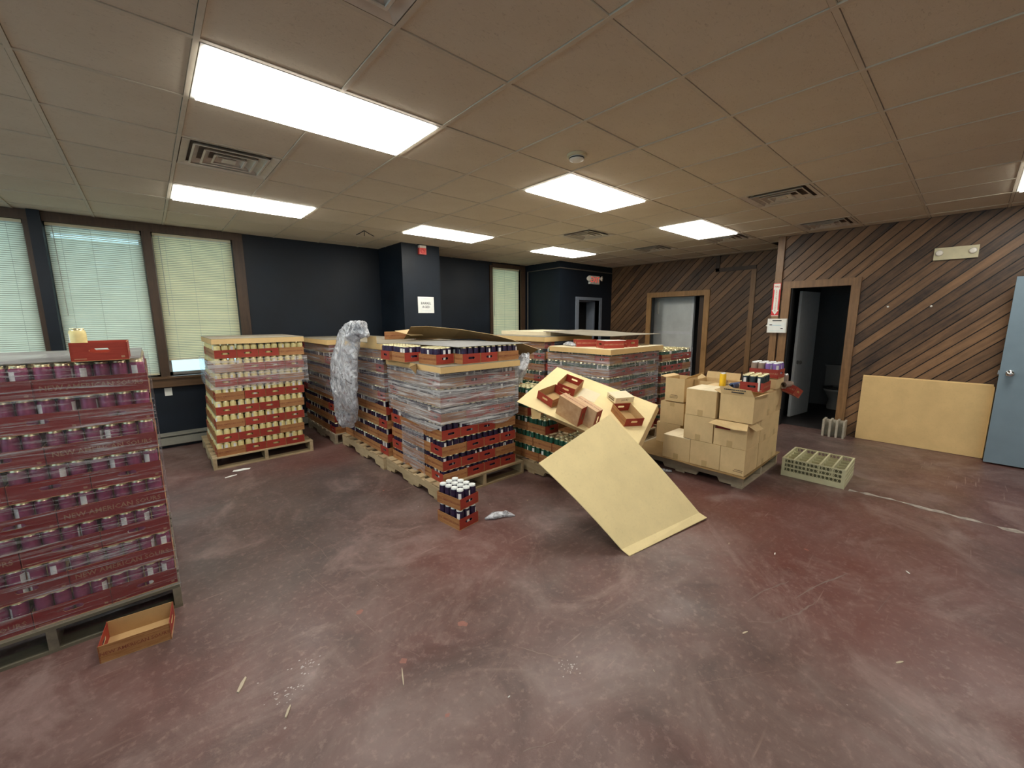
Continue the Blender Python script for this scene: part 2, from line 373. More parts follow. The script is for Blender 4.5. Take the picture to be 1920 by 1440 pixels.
# -------- diagonal planks
def clip(poly, a, b_, c_):        # keep a*y+b*z<=c
    out = []
    for i in range(len(poly)):
        p, q = poly[i], poly[(i+1) % len(poly)]
        dp, dq = a*p[0]+b_*p[1]-c_, a*q[0]+b_*q[1]-c_
        if dp <= 0: out.append(p)
        if dp*dq < 0:
            t = dp/(dp-dq); out.append((p[0]+(q[0]-p[0])*t, p[1]+(q[1]-p[1])*t))
    return out
def planks(X, y0, y1, z1, op, parent, w=.102, slope=1, seed=0):
    """boards at 45 degrees over the wall rectangle y0..y1, 0..z1 less the opening OP=(ya,yb,zt); joints 6 mm, each board proud or shy by a little"""
    rg = random.Random(seed); ya, yb, zt = op
    regs = [(y0, ya, 0, z1), (ya, yb, zt, z1), (yb, y1, 0, z1)]
    # board k: k*w <= (y+z)/sqrt2 < (k+1)*w  (rises towards -Y)
    k0, k1 = int((y0)/1.41421/w)-2, int((y1+z1)/1.41421/w)+2
    for k in range(k0, k1):
        lo, hi = (k*w+.0055)*1.41421, ((k+1)*w-.0055)*1.41421
        dx = rg.uniform(-.003, .003); groups = []
        for r in regs:
            p = [(r[0], r[2]), (r[1], r[2]), (r[1], r[3]), (r[0], r[3])]
            p = clip(p, 1, 1, hi); p = clip(p, -1, -1, -lo) if p else p
            if len(p) >= 3:
                ys = [q[0] for q in p]; zs = [q[1] for q in p]
                if max(ys)-min(ys) < .004 or max(zs)-min(zs) < .004: continue
                for g in groups:
                    if any(abs(q[0]-s[0]) < 1e-6 and q[1] >= zt-1e-6 and s[1] >= zt-1e-6 for pp in g for q in pp for s in p): g.append(p); break
                else: groups.append([p])
        for g in groups:
            mb = MB()
            for p in g: mb.prism([(X-.004+dx, q[0], q[1]) for q in p], (.02, 0, 0))
            one('plank', mb, ['plank'], parent)
b = MB(); b.box((XR+.012, -5.0, 0), (XR+.12, 1.16, CEIL+.03)); b.box((XR+.012, 1.84, 0), (XR+.12, 2.07, CEIL+.03)); b.box((XR+.012, 1.16, 2.085), (XR+.12, 1.84, CEIL+.03)); b.box((XR+.12, 1.97, 0), (XL+.02, 2.07, CEIL+.03))
WR = tag(one('wall_right', b, ['tee_black']), 'wall of dark stained diagonal boards with the restroom doorway', 'wall', kind='structure')
planks(XR, -1.6, 2.0, CEIL, (1.10, 1.92, 2.12), WR, seed=3)
b = MB(); b.box((XL+.012, 2.07, 0), (XL+.12, 3.64, CEIL+.03)); b.box((XL+.012, 4.79, 0), (XL+.12, YB, CEIL+.03)); b.box((XL+.012, 3.64, 2.10), (XL+.12, 4.79, CEIL+.03))
WL = tag(one('wall_far', b, ['tee_black']), 'farther wall of diagonal dark boards behind the can pallets', 'wall', kind='structure')
planks(XL, 2.08, YB, CEIL, (3.60, 4.84, 2.14), WL, seed=5)

# -------- ceiling grid: cells of 2 ft, lights and vents replace tiles
GX, GY, GC = .2895, 2.327, .6096
def cell(i, j): return GX+i*GC, GY+j*GC
LIGHTS = [(i, j) for i in (0, 4, 8) for j in (0, 4)] + [(8, -5), (-4, 0), (-4, 4), (0, -5), (0, -9), (4, -9)]  # panels out of view continue the pattern, added for their light
VENTS = [(0, 2), (7, -2), (10, -2), (7, 2), (10, 2), (10, 0), (0, -2)]
taken = set(VENTS)
for i, j in LIGHTS: taken |= {(i, j), (i+1, j)}
tm = MB(); g = .0138; rg = random.Random(2)
tm.add([(g, g, 0), (GC-g, g, 0), (GC-g, GC-g, 0), (g, GC-g, 0), (g, g, .015), (GC-g, g, .015), (GC-g, GC-g, .015), (g, GC-g, .015)], [(0,3,2,1),(4,5,6,7),(0,1,5,4),(2,3,7,6),(3,0,4,7),(1,2,6,5)])
tile_me = tm.mesh('ceiling_tile', ['tile'])
inner = lambda x, y: (x+GC*.2 < XR or y > 2.07) and x < XL-.05 and y < YW-.05
cells = []
for i in range(-8, 14):
    for j in range(-12, 8):
        x, y = cell(i, j)
        if not inner(x, y) or (i, j) in taken or x < -4.5 or y < -4.9: continue
        cells.append((i, j, x, y))
def in_view(x, y, z, pad=60):
    d = Vector((x, y, z-CAMZ)); f = d.dot(fw)
    if f < .15: return False
    px, py = 960+F_PX*d.dot(rt)/f, 720-F_PX*d.dot(up)/f
    return -pad < px < 1920+pad and -pad < py < 1440+pad
rest = MB(); 
for i, j, x, y in cells:
    near = any(in_view(x+a*GC, y+c_*GC, CEIL, 150) for a in (0, .5, 1) for c_ in (0, .5, 1))
    if near: obj('ceiling_tile', tile_me, CEILING, (x, y, CEIL+.004+rg.uniform(-.001, .002)), (R(rg.uniform(-.15, .15)), R(rg.uniform(-.15, .15)), 0))
    else: rest.box((x+g, y+g, CEIL+.004), (x+GC-g, y+GC-g, CEIL+.019))
tag(one('ceiling_tiles_out_of_view', rest, ['tile'], CEILING), kind='stuff')
CEILING.children[-1].name = 'tile_field'
for i in range(-8, 15):
    x = GX+i*GC
    if -4.5 < x < XL: one('grid_runner', boxes(((x-.011, -5.0 if x < XR else 2.07, CEIL-.001), (x+.011, YW if x < 6.56 else YB, CEIL+.012))), ['grid'], CEILING)
for j in range(-12, 8):
    y = GY+j*GC
    if -4.95 < y < YW: one('grid_runner', boxes(((-4.6, y-.011, CEIL), (XL if y > 2.07 else XR, y+.011, CEIL+.012))), ['grid'], CEILING)
x0 = -4.6
LN = {(0, 0): 'largest fluorescent ceiling panel, set close to the square air vent', (0, 4): 'fluorescent ceiling panel nearest the blind-covered windows', (4, 0): 'fluorescent ceiling panel just past the smoke detector',
      (4, 4): 'fluorescent ceiling panel in front of the black pillar', (8, 0): 'fluorescent ceiling panel beside the far diagonal board wall', (8, 4): 'fluorescent ceiling panel over the black corner block',
      (8, -5): 'fluorescent ceiling panel above the blue door, cut by the picture edge', (0, -5): 'added fluorescent ceiling panel overhead, just behind the viewpoint',
      (-4, 0): 'added fluorescent ceiling panel out of view beyond the pink can pallet', (-4, 4): 'added fluorescent ceiling panel out of view by the window end', (0, -9): 'added fluorescent ceiling panel far behind the viewpoint, nearer the beige wall', (4, -9): 'added fluorescent ceiling panel far behind the viewpoint, towards the board wall'}
fr = MB(); w, d, t_ = GC*2-.03, GC-.03, .02
for a, c_ in (((0, 0, 0), (w, t_, .02)), ((0, d-t_, 0), (w, d, .02)), ((0, t_, 0), (t_, d-t_, .02)), ((w-t_, t_, 0), (w, d-t_, .02))): fr.box(a, c_)
fr_me = fr.mesh('frame', ['white_plastic']); df_me = boxes(((t_, t_, -.012), (w-t_, d-t_, .010))).mesh('diffuser', ['diffuser'])
for ij in LIGHTS:
    x, y = cell(*ij); e = empty('ceiling_light', (x+.015, y+.015, CEIL-.002), 0, LN[ij], 'ceiling light', 'recessed fluorescent panels in the ceiling grid')
    obj('frame', fr_me, e); obj('diffuser', df_me, e)
# vents: four-way louvred diffusers
def ring(mb, o, i_, z0, z1, mi=0, th=.006):
    """sloping square band from half-size o at z0 to half-size i_ at z1"""
    for k in range(4):
        a = Matrix.Rotation(k*math.pi/2, 3, 'Z')
        mb.prism([a @ Vector(p) for p in ((-o, -o, z0), (o, -o, z0), (i_, -i_, z1), (-i_, -i_, z1))], a @ Vector((0, th*.7, th)), mi)
vr = MB(); h = GC/2-.016; ring(vr, h, h-.045, 0, .012); vf = vr.mesh('frame', ['vent_paint'])
lv = []
for o, i_, z0, z1 in ((.225, .175, -.002, .035), (.160, .115, -.004, .030), (.098, .060, -.006, .026)):
    q = MB(); ring(q, o, i_, z0, z1); ring(q, o+.004, o-.009, z0-.003, z0-.003, 0, .004); lv.append(q.mesh('louvre', ['vent_paint']))
vc = boxes(((-.042, -.042, -.006), (.042, .042, 0))).mesh('centre_plate', ['vent_paint']); vb = boxes(((-h, -h, .045), (h, h, .05))).mesh('throat', ['vent_dark'])
VN = {(0, 2): 'square louvred air vent between the two panels near the windows', (7, -2): 'larger far air vent, nearest of three by the board wall', (10, -2): 'air vent touching the top of the right-hand board wall', (7, 2): 'small dark air vent between the middle ceiling panels', (10, 2): 'small dark air vent nearest the black corner block', (10, 0): 'air vent just beyond the ceiling panel by the far wall', (0, -2): 'dusty air vent cut off at the top edge of the picture'}
for ij in VENTS:
    x, y = cell(*ij); e = empty('air_vent', (x+GC/2, y+GC/2, CEIL-.001), 0, VN[ij], 'vent', 'four-way louvred vents in the ceiling')
    obj('frame', vf, e); obj('centre_plate', vc, e); obj('throat', vb, e)
    for q in lv: obj('louvre', q, e)
e = empty('smoke_detector', (GX+3.6*GC, GY-.42*GC, CEIL), 0, 'round white smoke detector on the ceiling above the central pallets', 'smoke detector')
one('base_plate', MB().lathe([(.072, .004), (.072, -.012), (.066, -.016)], 24, 0), ['cream_plastic'], e, smooth=False)
one('sensor_head', MB().lathe([(.056, -.014), (.052, -.034), (.03, -.044), (.008, -.045)], 24, 0), ['white_plastic'], e)
one('sensor_slot', MB().lathe([(.0555, -.020), (.0545, -.028)], 24, 0, cap=False), ['tee_black'], e)
dbg = MB()
for a, l_ in ((.3, .16), (1.2, .10), (2.2, .12)): dbg.tube([(2.31, 5.56, CEIL-.004), (2.31+l_*.5*math.cos(a), 5.56+l_*.5*math.sin(a), CEIL-.03), (2.31+l_*math.cos(a), 5.56+l_*math.sin(a), CEIL-.05)], .006, 5)
one('wire_tag', dbg, ['tee_black'], None, 'small black wire ends poking out of the ceiling near the pillar', 'wire')

# ------------------------------------------------------------------ windows
def window(n, x0, x1, tilt, mat, bottom, gapcol, label):
    e = empty('window_%d' % n, ((x0+x1)/2, YW, ZS), 0, 'window behind '+label, 'window', kind='structure')
    L = lambda p: (p[0]-(x0+x1)/2, p[1]-YW, p[2]-ZS)
    fb = MB()
    for a, c_ in (((x0, YW+.10, ZS), (x0+.035, YW+.15, ZH)), ((x1-.035, YW+.10, ZS), (x1, YW+.15, ZH)), ((x0, YW+.10, ZS), (x1, YW+.15, ZS+.04)), ((x0, YW+.10, ZH-.04), (x1, YW+.15, ZH))): fb.box(L(a), L(c_))
    one('sash', fb, ['metal_grey'], e)
    one('pane', boxes((L((x0+.03, YW+.122, ZS+.03)), L((x1-.03, YW+.128, ZH-.03)))), ['glass'], e)
    bl = empty('window_blind', ((x0+x1)/2, YW+.035, ZH), 0, label, 'blind', 'venetian blinds in the windows')
    w2 = (x1-x0)/2-.012
    one('headrail', boxes(((-w2, -.015, -.035), (w2, .015, -.002))), ['cream_plastic'], bl)
    sm = MB(); z = -.055; pitch = .0225; rr = random.Random(n*9); top = -(ZH-bottom)+.02; k = 0
    while z > top:
        tl = tilt(k*pitch/(ZH-bottom))+rr.uniform(-2, 2); hw = .0145; sag = rr.uniform(-.0012, .0012)
        dy, dz = hw*math.cos(R(tl)), hw*math.sin(R(tl))
        nseg = 4; vs = []
        for q in range(nseg+1):
            xx = -w2+2*w2*q/nseg; o_ = sag*(1-abs(2*q/nseg-1))+rr.uniform(-.0005, .0005)
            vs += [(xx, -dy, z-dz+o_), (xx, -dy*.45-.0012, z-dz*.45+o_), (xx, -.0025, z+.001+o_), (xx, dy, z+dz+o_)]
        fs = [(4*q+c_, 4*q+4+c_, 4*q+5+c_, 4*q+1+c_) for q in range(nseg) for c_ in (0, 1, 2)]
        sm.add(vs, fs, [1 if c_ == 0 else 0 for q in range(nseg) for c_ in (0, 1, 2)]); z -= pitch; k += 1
    tag(one('slats', sm, [mat, 'blind_edge_shade'], bl), kind='stuff')
    one('bottom_rail', boxes(((-w2, -.012, top-.012), (w2, .012, top+.003))), ['cream_plastic'], bl)
    for fx in (-.72, -.1, .72): one('ladder_cord', boxes(((fx*w2-.0012, -.0145, top), (fx*w2+.0012, -.0125, -.03))), ['blind_cord'], bl)
    one('tilt_wand', MB().tube([(-.86*w2, -.022, -.03), (-.85*w2, -.026, -.55), (-.84*w2, -.026, -1.02)], .0035, 6), ['blind_cord'], bl)
    return bl
window(1, *WINS[0], lambda f: 62, 'blind_white', .96, 0, 'pale green venetian blind beyond the black post, cut by the picture edge')
window(2, *WINS[1], lambda f: 38 if .03 < f < .06 else (60 if f < .35 else 56), 'blind_white', .96, 0, 'bluish white venetian blind with parted slats, behind the stacked pink cans')
window(3, *WINS[2], lambda f: 74, 'blind_cream', 1.135, 0, 'cream venetian blind raised a little above the sill, beside the yellow cans')
window(4, *WINS[3], lambda f: 74, 'blind_cream', .96, 0, 'narrow crooked cream blind between the pillar and the corner block')
T = 0
def trim(mb, mat, label):
    global T; T += 1
    return tag(one('trim_%d' % T, mb, [mat]), label, 'trim', kind='structure')
trim(boxes(((-2.1, YW-.03, ZH), (1.115, YW, CEIL))), 'casing_brown', 'dark brown head casing along the top of three windows')
trim(boxes(((.07, YW-.028, ZS), (.159, YW+.09, ZH))), 'casing_brown', 'brown wooden post between the bluish and cream blinds')
trim(boxes(((.994, YW-.03, ZS-.1), (1.115, YW+.02, ZH))), 'casing_brown', 'brown casing between the cream blind and the black wall')
trim(boxes(((-.87, YW-.03, ZS), (-.826, YW+.09, ZH))), 'casing_brown', 'narrow brown casing on the window side of the black post')
trim(boxes(((-.826, YW-.075, 0), (-.73, YW, CEIL))), 'black', 'black painted post between the two window bays')
trim(boxes(((-2.1, YW-.10, ZS-.025), (1.10, YW+.10, ZS))), 'sill_wood', 'wooden window sill under the blinds')
trim(boxes(((-2.1, YW-.07, ZS-.135), (1.10, YW, ZS-.025))), 'sill_wood', 'wooden apron board below the window sill')
trim(boxes(((5.488, YW-.03, .6), (5.56, YW+.05, 2.77))), 'casing_brown', 'brown casing on the pillar side of the narrow blind')
trim(boxes(((6.37, YW-.03, .6), (6.50, YW+.05, 2.82))), 'casing_brown', 'brown casing on the corner side of the narrow blind')
trim(boxes(((5.56, YW-.03, ZH), (6.37, YW+.05, 2.81))), 'casing_brown', 'brown casing over the narrow blind')
trim(MB().tube([(6.535, 6.80, 1.2), (6.535, 6.80, 2.69), (6.53, 5.83, 2.70), (8.38, 5.83, 2.70)], .013, 6), 'conduit', 'thin pipe running round the top of the black corner block')
# baseboard heater
def heater(x0, x1, label):
    e = empty('baseboard_heater', (x0, YW, 0), 0, label, 'heater', 'baseboard heaters under the windows'); L_ = x1-x0
    one('back_panel', boxes(((0, -.012, .03), (L_, -.002, .20))), ['heater'], e)
    one('top_cover', MB().prism([(0, -.012, .20), (0, -.075, .185), (0, -.075, .165), (0, -.065, .165), (0, -.012, .185)], (L_, 0, 0)), ['heater'], e)
    one('front_cover', MB().prism([(0, -.078, .145), (0, -.078, .05), (0, -.062, .04), (0, -.062, .145)], (L_, 0, 0)), ['heater'], e)
    tag(one('fins', boxes(*[((.03+k*.03, -.06, .06), (.032+k*.03, -.015, .14)) for k in range(int(L_/.03)-2)]), ['metal_grey'], e), kind='stuff')
    one('end_cap', boxes(((0, -.08, .01), (.02, -.002, .203))), ['heater'], e); one('end_cap', boxes(((L_-.02, -.08, .01), (L_, -.002, .203))), ['heater'], e)
heater(-1.9, .55, 'long cream baseboard heater between the pink and yellow can pallets'); heater(.55, 3.05, 'cream baseboard heater low on the wall behind the yellow can pallet')
one('outlet_plate', boxes(((.08, YW-.008, .69), (.155, YW, .79))), ['white_plastic'], None, 'white blank outlet plate on the black wall under the sill', 'outlet plate')

# ------------------------------------------------------------------ doors
def casing(name, parent, X, y0, y1, z, w, mat, th=.03):
    for nm, bx in (('casing', ((X-th, y0-w, 0), (X+.015, y0, z))), ('casing', ((X-th, y1, 0), (X+.015, y1+w, z))), ('head_casing', ((X-th, y0-w, z), (X+.015, y1+w, z+w)))):
        one(nm, boxes(bx), [mat], parent)
    one('jamb', boxes(((X, y0-.02, 0), (X+.13, y0, z)), ((X, y1, 0), (X+.13, y1+.02, z)), ((X, y0, z), (X+.13, y1, z+.02))), ['casing_brown'], parent)
d1 = empty('door_1', (0, 0, 0), 0, 'doorway with tan wood casing in the farther board wall', 'door', kind='structure'); casing('c', d1, XL, 3.645, 4.80, 2.10, .105, 'casing_tan')
d2 = empty('door_2', (0, 0, 0), 0, 'open doorway with tan wood casing to the dark restroom', 'door', kind='structure'); casing('c', d2, XR, 1.16, 1.86, 2.08, .10, 'casing_mid')
# restroom leaf
lf = empty('restroom_door', (7.86, 1.868, .015), -R(8.6), 'white door leaf standing open inside the restroom', 'door leaf'); one('panel', boxes(((0, 0, 0), (.66, .038, 2.05))), ['door_white'], lf)
k = one('knob', MB().lathe([(.008, 0), (.012, -.02), (.028, -.035), (.03, -.05), (.02, -.062), (.004, -.065)], 14, 0, axis='y'), ['metal_grey'], lf, loc=(.07, 0, .91)); one('rose', MB().lathe([(.032, 0), (.03, -.008)], 16, 0, axis='y'), ['metal_grey'], lf, loc=(.07, 0, .91))
d3 = empty('door_3', (0, 0, 0), 0, 'dark doorway with blue-grey steel frame in the black block', 'door', kind='structure')
one('frame', boxes(((7.08, YB-.02, 0), (7.18, YB+.12, 2.06)), ((7.94, YB-.02, 0), (8.02, YB+.12, 2.06)), ((7.08, YB-.02, 2.06), (8.02, YB+.12, 2.125))), ['frame_grey'], d3)
one('stop', boxes(((7.90, YB+.12, 0), (7.94, YB+.34, 2.06)), ((7.18, YB+.12, 2.03), (7.94, YB+.34, 2.06))), ['frame_grey'], d3)
d4 = empty('door_4', (6.965, -.25, .02), 0, 'blue-grey steel door with round chrome knob at the picture edge', 'door', kind='structure')
one('leaf', boxes(((0, -.92, 0), (.045, 0, 2.05))), ['door_blue'], d4)
one('knob', MB().lathe([(.012, 0), (.014, -.03), (.03, -.042), (.034, -.06), (.026, -.078), (.006, -.084)], 18, 0, axis='x'), ['chrome'], d4, loc=(0, -.075, 1.02), smooth=True); one('rose', MB().lathe([(.036, 0), (.034, -.010)], 18, 0, axis='x'), ['chrome'], d4, loc=(0, -.075, 1.02))
one('latch', boxes(((.012, 0, 1.0), (.034, .012, 1.045))), ['chrome'], d4); one('lock_plate', boxes(((-.004, -.23, 1.22), (0, -.165, 1.34))), ['tee_black'], d4)
one('foot_bracket', boxes(((.046, -.9, .02), (.24, -.86, .06)), ((.046, -.9, 1.8), (.24, -.86, 1.84))), ['metal_grey'], d4)
# trims on the board walls
trim(boxes(((XR-.035, 1.985, 0), (XR+.02, 2.075, CEIL))), 'casing_mid', 'light wooden corner board where the nearer board wall ends')
trim(boxes(((XL-.03, 3.39, 2.535), (XL, 3.46, CEIL))), 'casing_brown', 'short brown upright strip under the ceiling on the far wall')
trim(boxes(((XL-.03, 2.745, 2.53), (XL, 3.46, 2.60))), 'casing_brown', 'horizontal brown strip joining two uprights on the far wall')
trim(boxes(((XL-.028, 2.735, 0), (XL, 2.82, 2.53))), 'casing_mid', 'tall tan upright strip on the far board wall')
# rooms behind the openings
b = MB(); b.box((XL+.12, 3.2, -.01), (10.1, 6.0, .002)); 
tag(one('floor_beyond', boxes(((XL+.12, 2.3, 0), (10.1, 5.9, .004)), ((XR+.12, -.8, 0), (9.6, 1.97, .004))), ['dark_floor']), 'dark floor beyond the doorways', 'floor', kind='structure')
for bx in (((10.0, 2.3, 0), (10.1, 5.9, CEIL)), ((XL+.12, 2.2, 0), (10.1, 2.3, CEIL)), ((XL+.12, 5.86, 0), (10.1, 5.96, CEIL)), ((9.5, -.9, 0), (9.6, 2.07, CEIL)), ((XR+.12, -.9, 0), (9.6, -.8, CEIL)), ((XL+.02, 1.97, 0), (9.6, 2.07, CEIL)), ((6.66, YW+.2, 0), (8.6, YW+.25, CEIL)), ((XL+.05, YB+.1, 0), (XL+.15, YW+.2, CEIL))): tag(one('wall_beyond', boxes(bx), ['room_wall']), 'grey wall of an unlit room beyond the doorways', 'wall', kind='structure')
e = empty('sliding_partition', (8.86, 0, 0), 0, 'tall grey metal sliding door inside the far doorway', 'door panel')
one('panel', boxes(((0, 4.06, .02), (.06, 5.25, 2.3))), ['grey_panel'], e); one('edge_strip', boxes(((-.006, 4.05, .02), (.066, 4.10, 2.3))), ['door_white'], e); one('handle', boxes(((-.03, 4.86, 1.75), (0, 4.90, 2.02))), ['white_plastic'], e)
one('band', boxes(((-.006, 4.10, 1.30), (0, 5.25, 1.36))), ['door_white'], e)
trim(boxes(((XL+.13, 3.66, 0), (XL+.18, 3.80, 2.1))), 'casing_brown', 'dark wooden inner jamb inside the far doorway')
trim(boxes(((7.45, 1.90, 0), (7.52, 1.968, 2.05))), 'door_white', 'pale jamb edge just inside the restroom doorway')
# toilet and washbasin in the dark restroom
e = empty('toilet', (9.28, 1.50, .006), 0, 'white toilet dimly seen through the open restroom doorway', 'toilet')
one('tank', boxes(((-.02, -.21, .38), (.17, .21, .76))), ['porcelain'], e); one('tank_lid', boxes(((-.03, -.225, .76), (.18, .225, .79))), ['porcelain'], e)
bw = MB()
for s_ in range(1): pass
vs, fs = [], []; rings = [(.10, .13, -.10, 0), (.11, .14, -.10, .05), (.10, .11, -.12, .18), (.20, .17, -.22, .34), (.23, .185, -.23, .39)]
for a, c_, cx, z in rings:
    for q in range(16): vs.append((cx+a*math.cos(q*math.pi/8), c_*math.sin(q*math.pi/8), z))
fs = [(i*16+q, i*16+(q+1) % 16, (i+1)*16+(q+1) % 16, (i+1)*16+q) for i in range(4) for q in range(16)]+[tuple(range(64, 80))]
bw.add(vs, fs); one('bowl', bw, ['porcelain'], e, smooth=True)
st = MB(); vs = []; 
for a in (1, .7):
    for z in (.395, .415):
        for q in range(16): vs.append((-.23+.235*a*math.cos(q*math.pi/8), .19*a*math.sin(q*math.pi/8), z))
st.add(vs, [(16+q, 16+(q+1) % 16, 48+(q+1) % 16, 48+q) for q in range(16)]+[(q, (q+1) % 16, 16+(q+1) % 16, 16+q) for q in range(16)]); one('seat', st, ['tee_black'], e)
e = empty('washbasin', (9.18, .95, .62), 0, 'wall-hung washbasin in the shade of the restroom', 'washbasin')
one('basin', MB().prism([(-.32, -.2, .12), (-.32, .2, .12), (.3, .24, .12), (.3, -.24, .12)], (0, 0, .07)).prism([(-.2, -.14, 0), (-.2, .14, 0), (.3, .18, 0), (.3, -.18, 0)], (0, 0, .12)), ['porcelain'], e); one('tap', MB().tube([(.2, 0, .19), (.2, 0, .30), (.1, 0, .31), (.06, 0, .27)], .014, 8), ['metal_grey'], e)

# ------------------------------------------------------------------ wall things
e = empty('exit_sign', (7.69, YB, 2.51), 0, 'white exit sign with red EXIT letters and two side lamps above the doorway', 'exit sign')
one('housing', boxes(((-.17, -.05, -.09), (.17, 0, .09))), ['white_plastic'], e)
q = MB(); q.box((-.155, -.052, -.078), (.155, -.0501, .078), 0); put_text(q, 'EXIT', .165, (0, -.0535, 0), (1, 0, 0), (0, 0, 1), 1); one('face', q, ['clear_lens', 'exit_glow'], e)
for sx in (-1, 1): one('lamp_head', MB().lathe([(.02, 0), (.05, -.03), (.055, -.06), (.0, -.065)], 14, 0, axis='y'), ['clear_lens'], e, loc=(.22*sx, -.02, .03+.01*sx), rot=(0, 0, R(25*sx))); 
for sx in (-1, 1): one('lamp_arm', boxes(((.165*sx, -.03, .02), (.215*sx, -.015, .04))), ['white_plastic'], e)
e = empty('fire_alarm', (3.43, 6.04, 2.75), 0, 'red fire alarm strobe with white lens high on the pillar', 'fire alarm')
one('housing', boxes(((-.062, -.05, -.068), (.062, 0, .03))), ['alarm_red'], e); one('strobe_lens', boxes(((-.058, -.055, .03), (.058, 0, .068))), ['clear_lens'], e)
one('sounder_ring', MB().lathe([(.036, -.05), (.034, -.056), (.022, -.056), (.020, -.05)], 18, 0, axis='y', cap=False), ['sign_red'], e, loc=(0, 0, -.02))
q = MB(); q.box((-.148, -.002, -.13), (.148, 0, .13), 0)
put_text(q, 'BARREL', .055, (0, -.0026, .025), (1, 0, 0), (0, 0, 1), 1); put_text(q, 'AGED', .055, (0, -.0026, -.035), (1, 0, 0), (0, 0, 1), 1)
q.box((-.09, -.0025, .092), (.07, -.002, .098), 2); q.box((-.07, -.0025, -.098), (.09, -.002, -.094), 2)
one('paper_notice', q, ['paper', 'ink_black', 'paper_blue'], None, 'white paper notice reading BARREL AGED on the black pillar', 'notice', loc=(3.478, 6.038, 1.888))
# fire extinguisher sign on the corner board, arrow pointing down
e = MB(); e.box((-.002, -.05, -.245), (0, .05, .245), 0)
e.prism([(-.003, .042, .235), (-.003, -.042, .235), (-.003, -.042, .15), (-.003, -.030, .15), (-.003, -.030, -.155), (-.003, -.046, -.155), (-.003, 0, -.225), (-.003, .046, -.155), (-.003, .030, -.155), (-.003, .030, .15), (-.003, .042, .15)], (.0008, 0, 0), 1)
put_text(e, 'FIRE', .036, (-.0036, 0, .19), (0, -1, 0), (0, 0, 1), 2)
for q, ch in enumerate('EXTINGUISHER'): put_text(e, ch, .029, (-.0036, 0, .128-q*.0268), (0, -1, 0), (0, 0, 1), 2)
e.box((-.0028, -.05, -.245), (-.002, .05, -.236), 1)
one('extinguisher_sign', e, ['sign_red', 'white_plastic', 'sign_red'], None, 'red and white FIRE EXTINGUISHER arrow sign on the corner board', 'sign', loc=(XR-.036, 2.035, 1.92))
e = empty('control_box', (XR-.04, 1.98, 1.53), 0, 'white wall box with a printed sheet, below the arrow sign', 'control box')
one('case', boxes(((-.05, -.125, -.105), (.005, .125, .105))), ['white_plastic'], e); one('label_sheet', MB().box((-.0515, -.105, -.09), (-.0502, .105, .05), 0).box((-.0522, -.06, .0), (-.0516, .06, .012), 1).box((-.0522, -.09, -.08), (-.0516, .09, -.075), 1).box((-.0522, -.085, -.05), (-.0516, -.055, -.035), 2).box((-.0522, .06, .005), (-.0516, .095, .02), 2), ['paper', 'paper_blue', 'ink_black'], e)
one('slot', boxes(((-.0515, -.06, .07), (-.0502, .06, .085))), ['tee_black'], e); one('side_knob', MB().lathe([(.012, 0), (.012, .02)], 10, 0, axis='y'), ['white_plastic'], e, loc=(-.025, .125, 0))
e = empty('emergency_light', (XR-.005, .235, 2.392), 0, 'cream emergency light plate with two round lamps on the board wall', 'emergency light')
one('plate', boxes(((-.03, -.18, -.07), (.0, .18, .07))), ['cream_plastic'], e)
for s_ in (-1, 1): one('lamp', MB().lathe([(.034, -.03), (.034, -.045), (.026, -.056), (.008, -.060)], 16, 0, axis='x'), ['clear_lens'], e, loc=(0, .135*s_, .01))
for y_, z_ in ((.765, 1.784), (.371, 1.781)): one('wall_patch', MB().lathe([(.013, 0), (.010, -.008), (.003, -.009)], 8, 0, axis='x'), ['white_plastic'], WR, loc=(XR-.006, y_, z_))
# board leaning along the wall, like a shallow box lid
q = MB(); q.box((-.012, 0, 0), (0, 1.15, .86), 0); q.prism([(0, 0, 0), (0, 0, .86), (-.055, -.012, .845), (-.055, -.012, .01)], (0, .004, 0), 1); q.prism([(0, 0, .86), (0, 1.15, .86), (.008, 1.15, .872), (.008, 0, .872)], (0, 0, .004), 1)
one('cardboard_board', q, ['kraft_orange', 'kraft_orange'], None, 'large flat tan cardboard panel standing against the board wall', 'cardboard', loc=(7.175, -.235, .004), rot=(0, R(1.2), 0))
q = MB(); q.box((0, 0, 0), (.19, .022, .235)); q.box((0, .075, 0), (.19, .10, .235)); q.box((0, .15, 0), (.19, .175, .235)); q.box((0, .225, 0), (.19, .25, .235)); q.box((.085, .022, 0), (.11, .225, .232))
one('concrete_block', q, ['concrete'], None, 'pale ribbed concrete block propped at the restroom doorway', 'concrete block', loc=(6.98, 1.01, 0), rot=(0, 0, R(2)))

